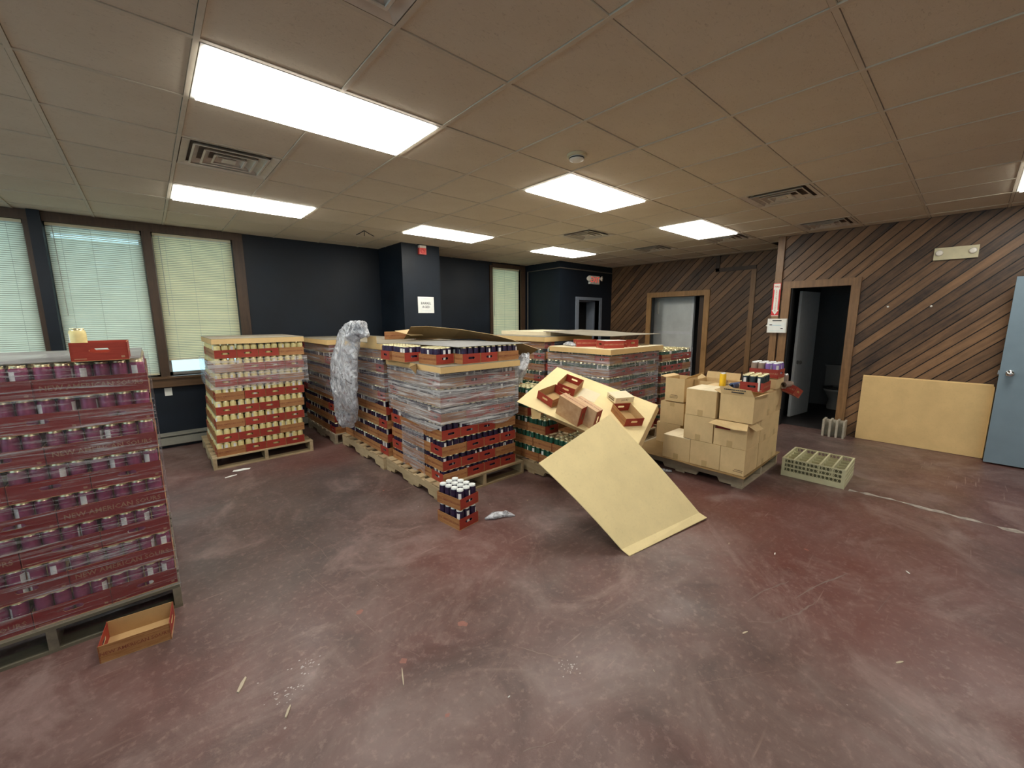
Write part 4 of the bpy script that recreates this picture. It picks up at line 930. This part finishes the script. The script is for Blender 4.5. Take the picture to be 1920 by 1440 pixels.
on_lid(TK, .315, .635, R(90), 'empty tray farthest up the tilted lid, its slot showing')
on_lid(TK, .265, .295, R(72), 'empty tray in the middle of the tilted lid, beside two on their sides')
on_lid(TP, .535, .085, R(-17), 'kraft tray lying on its side, nearest the middle of the tilted lid', True)
on_lid(TP, .672, .135, R(-19), 'kraft tray lying on its side, lower down the tilted lid', True)
on_lid(TK, 1.0, .495, R(-45), 'empty tray at the lower end of the tilted lid')
TS = tray_meshes(.23, .16, .055, 'kraft_pale', 'kraft_pale', 'ink_brown', 'plain')
q = MB().box((-.118, -.08, 0), (.118, .08, .062), 0); put_text(q, 'SOURS', .03, (0, -.0806, .031), (1, 0, 0), (0, 0, 1), 1); q.box((-.1186, -.05, .015), (-.118, .05, .03), 1); q.box((-.1186, -.05, .036), (-.118, .04, .048), 1)
o = one('kraft_carton', q, ['kraft_pale', 'ink_brown'], None, 'pale shallow kraft carton lying upturned above the lowest empty tray', 'box'); mt = LM @ Matrix.Translation((.845, .80, .012)) @ Matrix.Rotation(R(50), 4, 'Z') @ Matrix.Rotation(R(-7), 4, 'X'); o.matrix_world = mt; o.location, o.rotation_euler = mt.to_translation(), mt.to_euler()

# ------------------------------------------------------------------ plain kraft boxes on the grey pallet
sheet('thin brown slip sheet under the plain kraft boxes, edges curling', [(4.04, 1.27, .147), (5.20, 1.29, .147), (5.16, 2.52, .150), (4.05, 2.50, .156)], .004, 'kraft_dark', under='kraft', bulge=lambda u, v: .003*math.sin(v*14)*(1-u)+.004)
def kbox(label, x, y, z, dx, dy, dz, open_=False, flaps=(), tapes=('l',), marks=None, pale=False, rz=0, fill=True):
    """closed or open kraft carton; x, y, z: near bottom corner; faces -X (l) and -Y (f) are the ones in view"""
    e = empty('kraft_box', (x, y, z), rz, label, 'box', 'plain kraft boxes on the grey pallet'); t = .005; side = 'kraft'
    if open_:
        b = MB(); b.box((0, 0, 0), (dx, dy, t)); b.box((0, 0, t), (dx, t, dz)); b.box((0, dy-t, t), (dx, dy, dz)); b.box((0, t, t), (t, dy-t, dz)); b.box((dx-t, t, t), (dx, dy-t, dz))
        one('body', b, [side], e)
    else:
        b = MB(); b.box((0, 0, 0), (dx, dy, dz-.004)); one('body', b, [side], e)
        one('top_flap', boxes(((.001, .001, dz-.004), (dx-.001, dy/2-.002, dz))), ['kraft_pale' if pale else 'kraft'], e); one('top_flap', boxes(((.001, dy/2+.002, dz-.004), (dx-.001, dy-.001, dz))), ['kraft_pale' if pale else 'kraft'], e)
    if 'l' in tapes: one('tape_strip', boxes(((-.0012, dy/2-.026, .0), (0, dy/2+.026, .062))), ['tape'], e)
    if 'f' in tapes: one('tape_strip', boxes(((dx/2-.026, -.0012, 0), (dx/2+.026, 0, .062))), ['tape'], e)
    if 't' in tapes: one('tape_strip', boxes(((-.0012, dy/2-.026, dz-.05), (0, dy/2+.026, dz))), ['tape'], e)
    if marks:
        m_ = MB(); rr = random.Random(int(x*100))
        for r_ in range(marks[2]):
            yy = marks[0]+(.012 if r_ else 0)
            while yy > marks[0]-marks[3]:
                w_ = rr.uniform(.004, .010); m_.box((-.0010, yy-w_, marks[1]-r_*.016), (0, yy, marks[1]+.008-r_*.016)); yy -= w_+.003
        one('printed_marks', m_, ['ink_brown'], e)
    for f in flaps:
        one('flap', MB().prism([f[0], f[1], f[2], f[3]], f[4] if len(f) > 4 else (0, 0, .004)), ['kraft' if len(f) < 6 else f[5]], e)
    return e
Z1, Z2, Z3 = .157, .414, .671; hb = .254
kbox('lowest front kraft box at the window end, its pale top clear', 4.09, 1.818, Z1, .35, .296, hb-.004, pale=True)
kbox('middle kraft box of the lowest front row', 4.09, 1.518, Z1, .35, .296, hb)
kbox('lowest kraft box at the near corner, small print at its foot', 4.09, 1.292, Z1, .35, .222, hb, tapes=(), marks=(.085, .045, 2, .07))
kbox('second-layer kraft box above the middle bottom one', 4.09, 1.602, Z2, .35, .292, hb)
e = empty('kraft_box', (4.095, 1.292, Z2), 0, 'second-layer kraft box with torn lifted flap and red showing inside', 'box', 'plain kraft boxes on the grey pallet')
one('body', boxes(((0, 0, 0), (.35, .30, .005)), ((0, .005, .005), (.005, .295, .165)), ((0, 0, .005), (.35, .005, .25)), ((0, .295, .005), (.35, .30, .25)), ((.345, .005, .005), (.35, .295, .25)), ((.0, .005, .246), (.345, .295, .25)), ((0, .005, .165), (.005, .15, .246))), ['kraft'], e)
one('tape_strip', boxes(((-.0012, .125, 0), (0, .175, .062))), ['tape'], e)
one('flap', MB().prism([(0, .0, .243), (0, .305, .243), (-.085, .325, .222), (-.07, .10, .196), (-.08, -.02, .205)], (0, 0, .004)), ['kraft'], e); one('flap', MB().prism([(.01, 0, .235), (.20, 0, .235), (.22, -.07, .180), (.05, -.06, .185)], (0, 0, .004)), ['kraft'], e)
tray(dict(TK, body=TC['all'], end=TC['end']), (4.095+.13, 1.292+.20, Z2+.105), math.pi/2, 'red tray just showing through the torn kraft box front', 'trays packed in boxes', 'can_tray')
kbox('third-layer kraft box with pale top, at the middle of the front', 4.09, 1.59, Z3, .35, .300, .270, pale=True)
o = kbox('open kraft box at the near top corner with its printed flap raised', 4.11, 1.262, Z3, .40, .300, .254, True, [((0, .005, .254), (0, .295, .254), (-.012, .310, .330), (-.012, .03, .318), (.004, 0, 0)), ((0, 0, .254), (.36, 0, .254), (.40, -.06, .275), (.04, -.03, .262)), ((0, .295, .254), (.4, .295, .254), (.4, .37, .285), (0, .36, .285))], tapes=())
mk = MB()
for r_, (a, b_) in enumerate(((.27, .08), (.20, .10))):
    yy = a
    rr = random.Random(r_+5)
    while yy > b_:
        w_ = rr.uniform(.005, .016); mk.box((-.0105-.0022*r_, yy-w_, .300-.022*r_), (-.008, yy, .310-.022*r_)); yy -= w_+.003
one('printed_marks', mk, ['ink_black'], o)
for k, (z, lay) in enumerate(((Z1, 'lowest'), (Z2, 'second'), (Z3, 'top'))):
    kbox('%s-layer kraft box behind the near corner, showing one end' % lay, 4.455 if k < 2 else 4.52, 1.292, z, .31 if k < 2 else .26, .30, hb, tapes=('f',))
    kbox('%s-layer kraft box at the board wall end of the pallet' % lay, 4.775 if k < 2 else 4.79, 1.295, z, .27, .30, hb, tapes=('f',))
kbox('back bottom kraft box by the green cans', 4.57, 2.16, Z1, .33, .296, hb-.01, tapes=())
kbox('back middle kraft box, taped top', 4.57, 2.13, Z2-.01, .33, .290, .262, tapes=('t',))
kbox('back top kraft box, open, with faint print on its face', 4.57, 2.14, Z3+.008, .33, .232, .275, True, [((.0, .0, .275), (.33, 0, .275), (.33, -.06, .33), (0, -.03, .30)), ((0, .232, .275), (.33, .232, .275), (.33, .30, .29), (0, .30, .29))], tapes=(), marks=(.16, .07, 3, .08))
kbox('open kraft box behind the top front one, tall inner flap showing', 4.80, 1.75, Z3-.002, .33, .385, .255, True, [((.33, 0, .255), (.33, .385, .255), (.36, .385, .33), (.36, 0, .33)), ((0, 0, .255), (.33, 0, .255), (.33, -.08, .27), (0, -.06, .26)), ((0, .385, .255), (.33, .385, .255), (.33, .44, .29), (0, .44, .29))], tapes=())
kbox('kraft box supporting the open one at the back', 4.80, 1.75, Z2-.002, .33, .385, .253, tapes=()); kbox('kraft box at the back of the pallet, bottom layer', 4.80, 1.75, Z1, .33, .385, .253, tapes=())
kbox('kraft box hidden behind the second layer front, filling the pallet', 4.455, 1.60, Z2, .34, .29, .25, tapes=())
kbox('kraft box behind the pale-topped one, under the yellow can', 4.455, 1.60, Z3, .34, .29, .25, tapes=())
# cans and trays standing on the boxes
TOPB = Z3+.254
def cantray(T, x, y, z, rz, label, kinds, name='can_tray', grp='trays on the kraft boxes', tint='red'):
    tray(T, (x, y, z), rz, label, grp, name)
    u = Vector((math.cos(rz), math.sin(rz), 0)); v = Vector((-u.y, u.x, 0))
    return u, v
def solo(col, lid_, x, y, z, label, rot=None, grp='odd cans on the kraft boxes'):
    key = col+lid_
    if key not in K: K[key] = can_meshes(col, lid_)
    o = obj(col.replace('can_', '')+'_can', K[key]['body'], None, (x, y, z), rot or (0, 0, _rr.uniform(0, 6))); obj('lid', K[key]['lid'], o); tag(o, label, 'can', grp); return o
cantray(TC, 4.49, 1.385, TOPB+.012, R(4), 'red tray of slate cans in the raised-flap box opening', None)
for i in range(4):
    for j in range(3): solo('can_slate', 'lid_gold', 4.39+.0668*(i-1.5)+.10, 1.385+.0668*(j-1)+.0047*(i-1.5), TOPB+.018, 'slate can, %s in, %s across, red tray on the near boxes' % (ORD[i+1], ORD[j+1]), grp='slate cans on the near boxes')
cantray(TC, 4.86, 1.40, TOPB+.004+.105, R(90), 'red tray of odd cans standing highest on the boxes', None)
kbox('low kraft carton lifting the highest red tray', 4.74, 1.27, TOPB+.003, .24, .30, .098, tapes=())
cs = ['can_blue', 'can_taupe', 'can_taupe', 'can_taupe', 'can_violet', 'can_violet']; nmz = ['blue-grey', 'taupe', 'taupe', 'taupe', 'violet', 'violet']
for i in range(4):
    for j in range(3): 
        q = 5-int(i*1.5)
        solo(cs[q], 'lid_silver', 4.86+.0668*(j-1), 1.40+.0668*(i-1.5), TOPB+.113, '%s can, %s along and %s deep in the highest red tray' % (nmz[q], ORD[i+1], ORD[j+1]), grp='odd cans in the highest tray')
solo('can_sun', 'lid_silver', 4.50, 1.700, TOPB+.0, 'bright yellow can standing alone on the boxes')
q = tray(dict(TK, body=TS['body'], end=TS['end'], l=TS['l'], w=TS['w'], h=TS['h']), (4.62, 1.62, Z3+.252), R(90), 'pale open kraft tray between the yellow can and the slate cans', 'trays on the kraft boxes')
solo('can_blue', 'lid_silver', 4.47, 1.60, TOPB+.030, 'dark blue can lying on its side before the pale tray', (R(90), 0, R(75)))
solo('can_taupe', 'lid_silver', 4.90, 1.335-.09, TOPB+.034, 'taupe can lying at the box edge by the corner board', (R(90), 0, R(80)))
o = tray(TC, (5.10, 1.30, TOPB-.06), R(80), 'red tray tipped over the end of the kraft boxes', 'trays on the kraft boxes', rot=(R(20), R(-18), R(80)))
for k, (c_, x_, y_) in enumerate((('can_taupe', 5.02, 1.27), ('can_white', 5.05, 1.35), ('can_slate', 5.11, 1.36))): solo(c_, 'lid_silver', x_, y_, TOPB-.02, '%s can %s in the tipped red tray' % (('taupe', 'white', 'slate')[k], ('nearest', 'middle', 'last')[k]))

# ------------------------------------------------------------------ stacked glass racks
e = empty('glass_rack', (4.885, .655, 0), R(1), 'beige plastic glass rack of stacked tiers with open square cells', 'rack')
rw, rd = .52, .53
one('base_tray', MB().box((0, 0, 0), (rw, .02, .055)).box((0, rd-.02, 0), (rw, rd, .055)).box((0, .02, 0), (.02, rd-.02, .055)).box((rw-.02, .02, 0), (rw, rd-.02, .055)).box((.02, .02, .03), (rw-.02, rd-.02, .036)), ['crate'], e)
for k in range(3):
    z = .055+.046*k
    one('tier_rim', boxes(((0, 0, z+.034), (rw, .014, z+.046)), ((0, rd-.014, z+.034), (rw, rd, z+.046)), ((0, .014, z+.034), (.014, rd-.014, z+.046)), ((rw-.014, .014, z+.034), (rw, rd-.014, z+.046))), ['crate'], e)
    m_ = MB(); n = 15
    for q in range(n):
        a = .014+(rw-.028)*q/n; b_ = .014+(rw-.028)*(q+.5)/n; s1 = 1 if q % 2 else -1
        for y_ in (.003, rd-.009): m_.prism([(a, y_, z), (a+.004, y_, z), (b_+.004, y_, z+.034), (b_, y_, z+.034)], (0, .006, 0)); m_.prism([(b_, y_, z), (b_+.004, y_, z), (a+.004, y_, z+.034), (a, y_, z+.034)], (0, .006, 0))
        for x_ in (.003, rw-.009): m_.prism([(x_, a, z), (x_, a+.004, z), (x_, b_+.004, z+.034), (x_, b_, z+.034)], (.006, 0, 0)); m_.prism([(x_, b_, z), (x_, b_+.004, z), (x_, a+.004, z+.034), (x_, a, z+.034)], (.006, 0, 0))
    tag(one('lattice', m_, ['crate'], e), kind='stuff')
for x_ in (0, rw-.03):
    for y_ in (0, rd-.03): one('corner_post', boxes(((x_+.001, y_+.001, .05), (x_+.029, y_+.029, .19))), ['crate'], e)
for k in range(1, 5): one('divider', boxes(((.014, rd*k/5-.007, .10), (rw-.014, rd*k/5+.007, .191))), ['crate'], e); one('divider', boxes(((rw*k/5-.003, .014, .10), (rw*k/5+.003, rd-.014, .160))), ['crate'], e)
one('shade_liner', boxes(((.016, .016, .056), (.019, rd-.016, .18)), ((.016, .016, .056), (rw-.016, .019, .18))), ['crate_shade'], e)  # dark sheets added behind the lattice, standing in for shade inside
for k in range(25): one('cell_floor', boxes(((rw*(k % 5)/5+.012, rd*(k//5)/5+.012, .056), (rw*(k % 5+1)/5-.012, rd*(k//5+1)/5-.012, .060))), ['crate_shade'], e)  # cell floors coloured dark in place of shade

# ------------------------------------------------------------------ plastic film
def film(label, faces, mat, seed, amp=.007, step=.035, parts=1, group='stretch film round the stacks', name='stretch_film'):
    """faces: (origin, u vector, v vector, edge(u) -> (bottom, top)) grids, wrinkled along u"""
    mb = MB()
    for k, (o, u, v, edge) in enumerate(faces):
        o, u, v = Vector(o), Vector(u), Vector(v); nr = u.cross(v).normalized(); nu = max(3, int(u.length/step)); nv = max(3, int(v.length/.012)); vs = []
        for i in range(nu+1):
            lo, hi = edge(i/nu) if edge else (0, 1)
            for j in range(nv+1):
                s_ = lo+(hi-lo)*j/nv; p = o+u*(i/nu)+v*s_
                nn = noise.noise(Vector((p.x*1.6+seed, p.y*1.6, p.z*26)))*.6+noise.noise(Vector((p.x*4+seed*2, p.y*4, p.z*60)))*.4
                ed = min(1.0, min(i, nu-i)/1.5)
                vs.append(p+nr*(amp*nn*(.4+.6*ed)))
        mb.add(vs, [(i*(nv+1)+j, (i+1)*(nv+1)+j, (i+1)*(nv+1)+j+1, i*(nv+1)+j+1) for i in range(nu) for j in range(nv)])
    return one(name, mb, [mat], None, label, 'plastic film', group, smooth=True)
def wrap(label, x0, y0, x1, y1, z0, z1, mat, seed, edge=None, left=True, right=True, top=False, amp=.007, off=.012):
    x0 -= off; y0 -= off; x1 += off; h = z1-z0; F = [((x0, y0, z0), (x1-x0, 0, 0), (0, 0, h), edge)]
    if left: F.append(((x0, y1, z0), (0, y0-y1, 0), (0, 0, h), edge))
    if right: F.append(((x1, y0, z0), (0, y1-y0, 0), (0, 0, h), edge))
    if top: F.append(((x0, y0, z1), (x1-x0, 0, 0), (0, min(.5, y1-y0), .004), None))
    return film(label, F, mat, seed, amp)
one('slip_sheet', boxes(((-1.0, 2.985, 1.455), (-.045, 4.08, 1.459))), ['slate_block'], None, 'dull grey slip sheet covering the top of the pink cans', 'slip sheet')
wrap('clear shiny film wound round the pink can stack', -1.0, 2.925, -.03, 3.9, .10, 1.475, 'film_light', 3, top=True, amp=.006, off=.016)
wrap('band of clear film round the upper layers of yellow cans', .455, 5.445, 1.425, 6.4, .90, 1.225, 'film_mid', 8)
wrap('torn milky film round the upper half of the purple stack', 1.895, 3.095, 2.815, 4.14, .60, 1.185, 'film_heavy', 12, edge=lambda u: (.10+.07*math.sin(u*5.5+1)+.025*math.sin(u*14), 1), amp=.010)
wrap('dusky film round the second purple stack', 1.865, 4.176, 2.7, 5.495, .70, 1.335, 'film_mid', 15, edge=lambda u: (.1*math.sin(u*7)+.1, 1), right=False)
wrap('dull film round the back corner stack', 1.735, 5.515, 2.5, 6.6, .66, 1.335, 'film_mid', 19, right=False)
wrap('bright film round the lidded green stack', 4.06, 2.825, 5.18, 3.82, .50, 1.225, 'film_mid', 23)
wrap('clear film round the open far stack', 5.44, 2.895, 6.35, 3.8, .14, 1.20, 'film_light', 27)
wrap('clear film on the farthest lidded stack', 4.12, 3.945, 4.9, 5.1, .8, 1.335, 'film_light', 29, right=False)
film('thin grey veil of film hanging down the side of the purple stack', [((1.878, 3.86, .125), (0, -.46, 0), (0, 0, .50), lambda u: (.02+.1*math.sin(u*6)**2, 1))], 'film_mid', 33, .006)
# holes torn in the film are left open; strands hang at the torn stack's corner
def crumple(label, path, widths, depth, mat, seed, seg=44, sub=16, name='plastic_bundle', cat='plastic film', axis=(0, 1, 0)):
    """a gathered hanging sheet: flattened, deeply creased tube along PATH"""
    pts, ws = [], []
    for k in range(len(path)-1):
        for q in range(sub): f = q/sub; f2 = f*f*(3-2*f); pts.append(Vector(path[k]).lerp(Vector(path[k+1]), f)); ws.append(widths[k]*(1-f2)+widths[k+1]*f2)
    pts.append(Vector(path[-1])); ws.append(widths[-1]); A_ = Vector(axis).normalized(); vs = []
    for i, p in enumerate(pts):
        d = (pts[min(i+1, len(pts)-1)]-pts[max(i-1, 0)]).normalized(); n_ = d.cross(A_).normalized(); a_ = n_.cross(d).normalized()
        for k in range(seg):
            t = 2*math.pi*k/seg; w = ws[i]; c_ = a_*math.cos(t)*w+n_*math.sin(t)*min(w*.8, depth)
            q = p+c_; nn = noise.noise(q*9+Vector((seed, 0, 0)))*.55+noise.noise(q*22+Vector((0, seed, 0)))*.5+abs(noise.noise(q*40))*.5-.15+.35*math.sin(t*5+noise.noise(p*4)*4)
            vs.append(q+c_.normalized()*(nn*min(.030, w*.4)))
    L_ = len(pts); fs = [(i*seg+k, i*seg+(k+1) % seg, (i+1)*seg+(k+1) % seg, (i+1)*seg+k) for i in range(L_-1) for k in range(seg)]+[tuple(range(seg-1, -1, -1)), tuple(range((L_-1)*seg, L_*seg))]
    return one(name, MB().add(vs, fs), [mat], None, label, cat, smooth=True)
crumple('big silvery bundle of used plastic film hanging down the corner stack', [(1.74, 4.26, 1.49), (1.72, 4.40, 1.555), (1.70, 4.58, 1.52), (1.69, 4.72, 1.35), (1.67, 4.86, 1.08), (1.67, 4.88, .80), (1.70, 4.98, .62), (1.73, 5.09, .47), (1.755, 5.21, .34), (1.765, 5.25, .285)], [.03, .09, .14, .26, .37, .34, .27, .18, .06, .01], .085, 'film_bundle', 4)
crumple('loose film gathered between the torn stack and the green stack', [(3.40, 3.62, 1.20), (3.25, 3.48, 1.12), (3.12, 3.40, 1.03), (3.05, 3.40, .95)], [.04, .16, .24, .10], .06, 'film_bundle', 9, axis=(.6, 1, -.3))
crumple('small wad of clear plastic beside the red trays on the lid', [(4.16, 3.42, 1.31), (4.18, 3.54, 1.325), (4.20, 3.66, 1.31)], [.02, .045, .02], .03, 'film_bundle', 13, seg=14, sub=5, name='plastic_wad', axis=(1, 0, 0))

# ------------------------------------------------------------------ litter on the floor
crumple('crumpled scrap of clear plastic on the floor by the two stacked trays', [(1.93, 2.52, .012), (2.02, 2.50, .022), (2.10, 2.46, .018), (2.16, 2.40, .006)], [.012, .045, .04, .006], .016, 'film_bundle', 21, seg=14, sub=5, name='plastic_scrap', axis=(.5, .8, 0))
crumple('strip of clear plastic under the edge of the box pallet', [(3.90, 2.20, .008), (4.02, 2.12, .016), (4.10, 2.0, .01)], [.02, .05, .02], .012, 'film_bundle', 31, seg=12, sub=4, name='plastic_scrap', axis=(1, .6, 0))
def sliver(label, x, y, l, w, ang, mat='sliver', name='wood_sliver', cat='wood sliver', h=.006):
    q = MB(); q.prism([(-l/2, -w*.3, 0), (-l*.2, -w/2, 0), (l*.42, -w*.4, 0), (l/2, w*.1, 0), (l*.1, w/2, 0), (-l*.45, w*.3, 0)], (0, 0, h)); return one(name, q, [mat], None, label, cat, 'litter scattered on the floor', loc=(x, y, .0), rot=(0, 0, ang))
sliver('pale wood sliver on the floor, nearest the empty tray', .146, 2.044, .085, .016, R(60)); sliver('small pale sliver on the near floor', .271, 1.759, .06, .010, R(58)); sliver('thin brown splinter alone on the near floor', .716, 1.588, .10, .006, R(68))
sliver('white scrap of paper before the yellow can pallet', .62, 5.27, .17, .07, R(-8), 'paper', 'paper_scrap', 'paper scrap', .002); sliver('torn white paper scrap beside the yellow pallet corner', .50, 5.12, .12, .035, R(15), 'paper', 'paper_scrap', 'paper scrap', .002)
for k, (px, py, l_, an, lb) in enumerate(((2.45, 2.55, .035, 20, 'tiny pale chip beside the plastic scrap'), (2.14, 2.72, .03, 70, 'tiny pale chip before the torn stack pallet'), (3.15, .75, .05, 10, 'white chip on the open floor past the leaning sheet'), (2.2, .62, .06, -20, 'splinter on the open floor, middle'), (3.55, .10, .05, 40, 'white chip on the floor toward the blue door'), (1.02, 1.18, .02, 0, 'white crumb on the near floor'), (1.62, .82, .02, 50, 'pale crumb on the near open floor'), (2.55, .05, .07, -30, 'thin pale splinter towards the picture edge'), (3.05, 1.02, .04, 15, 'narrow pale chip beside the leaning sheet flap'), (5.55, 1.62, .09, 10, 'blue-white paper scrap on the floor behind the kraft boxes'))):
    sliver(lb, px, py, l_*.62, l_*.14, R(an), 'paper' if k in (2, 4, 5, 9) else 'sliver', 'floor_chip', 'chip', .003)
# scraped line across the floor, old paint strip
q = MB(); rr = random.Random(5); y = .62; top_, bot_ = [], []
while y > -2.6:
    w1, w2 = rr.uniform(.010, .045), rr.uniform(.010, .045); c_ = 4.905+.02*math.sin(y*5)
    if rr.random() < .12: w1 = w2 = .003
    top_.append((c_+w1, y, .0012)); bot_.append((c_-w2, y, .0012)); y -= rr.uniform(.03, .08)
n = len(top_); q.add(top_+bot_, [(i, i+1, n+i+1, n+i) for i in range(n-1)]); one('scraped_line', q, ['scrape'], FLOOR)

# long scratches, chips and shoe prints in the floor paint, lamp glare painted as dots
def strip(pts, w, nm, mat):
    q = MB(); vs = []
    P = [Vector((*p, .0006)) for p in pts]; Q = []
    for i in range(len(P)-1):
        for k in range(5): Q.append(P[i].lerp(P[i+1], k/5))
    Q.append(P[-1]); rr = random.Random(len(pts)*7+int(pts[0][0]*100))
    for i, p in enumerate(Q):
        d = (Q[min(i+1, len(Q)-1)]-Q[max(i-1, 0)]).normalized(); n_ = Vector((-d.y, d.x, 0)); f = w*rr.uniform(.25, 1)*(.3+.7*math.sin(math.pi*(i+.5)/len(Q))); o_ = n_*rr.uniform(-.004, .004)
        vs += [p+o_+n_*f, p+o_-n_*f]
    q.add(vs, [(2*i, 2*i+2, 2*i+3, 2*i+1) for i in range(len(Q)-1)]); one(nm, q, [mat], FLOOR)
for pts, w in (([(.53, 3.79), (.6, 2.88), (.68, 2.3), (.74, 1.89), (.84, 1.64)], .0035), ([(.84, 3.09), (.89, 2.49), (.95, 2.22), (1.03, 1.92)], .0045), ([(.71, 3.34), (.77, 2.98), (.77, 2.56)], .004), ([(1.22, 1.39), (1.29, 1.26), (1.38, 1.11)], .006), ([(2.47, .7), (2.68, .66), (2.87, .59)], .009), ([(2.3, .64), (2.39, .54), (2.58, .47), (2.76, .43)], .012), ([(2.72, .52), (2.99, .45), (3.25, .36)], .012), ([(1.66, .68), (1.85, .56), (2.06, .43)], .003), ([(2.9, .18), (3.2, .14)], .003), ([(1.07, 2.53), (1.13, 2.16)], .004), ([(.96, 1.29), (1.05, 1.31), (1.21, 1.37)], .003), ([(.91, .97), (1.03, .91)], .006)): strip(pts, w*.6, 'scratch', 'scratch')
rr = random.Random(4)
for cx, cy, r_, nm in ((1.12, 1.68, .028, 'paint_chip'), (.76, 1.67, .02, 'paint_chip'), (.73, 2.15, .022, 'paint_chip'), (.77, 1.29, .012, 'paint_chip')):
    n = 9; one(nm, MB().add([(cx+r_*rr.uniform(.5, 1.2)*math.cos(k*2*math.pi/n), cy+r_*rr.uniform(.5, 1.2)*math.sin(k*2*math.pi/n), .0007) for k in range(n)], [tuple(range(n))]), ['chip_red'], FLOOR)
q = MB()
for cx, cy in ((.40, 1.96), (.28, 1.86), (1.34, 1.11)):
    for k in range(26):
        a, b_ = rr.gauss(0, .030), rr.gauss(0, .022); r_ = rr.uniform(.0025, .0055); n = 6
        q.add([(cx+a+r_*math.cos(k_*math.pi/3), cy+b_+r_*.7*math.sin(k_*math.pi/3), .0007) for k_ in range(n)], [tuple(range(n))])
tag(one('print_glare_dots', q, ['print_glare'], FLOOR), kind='stuff')

# ------------------------------------------------------------------ the distant cans, gathered
for kind, mb in MASS.items(): tag(one('distant_%s_cans' % kind, mb, K[kind]['mats']), 'rows of %s cans deeper in the stacks' % kind, 'cans', kind='stuff')
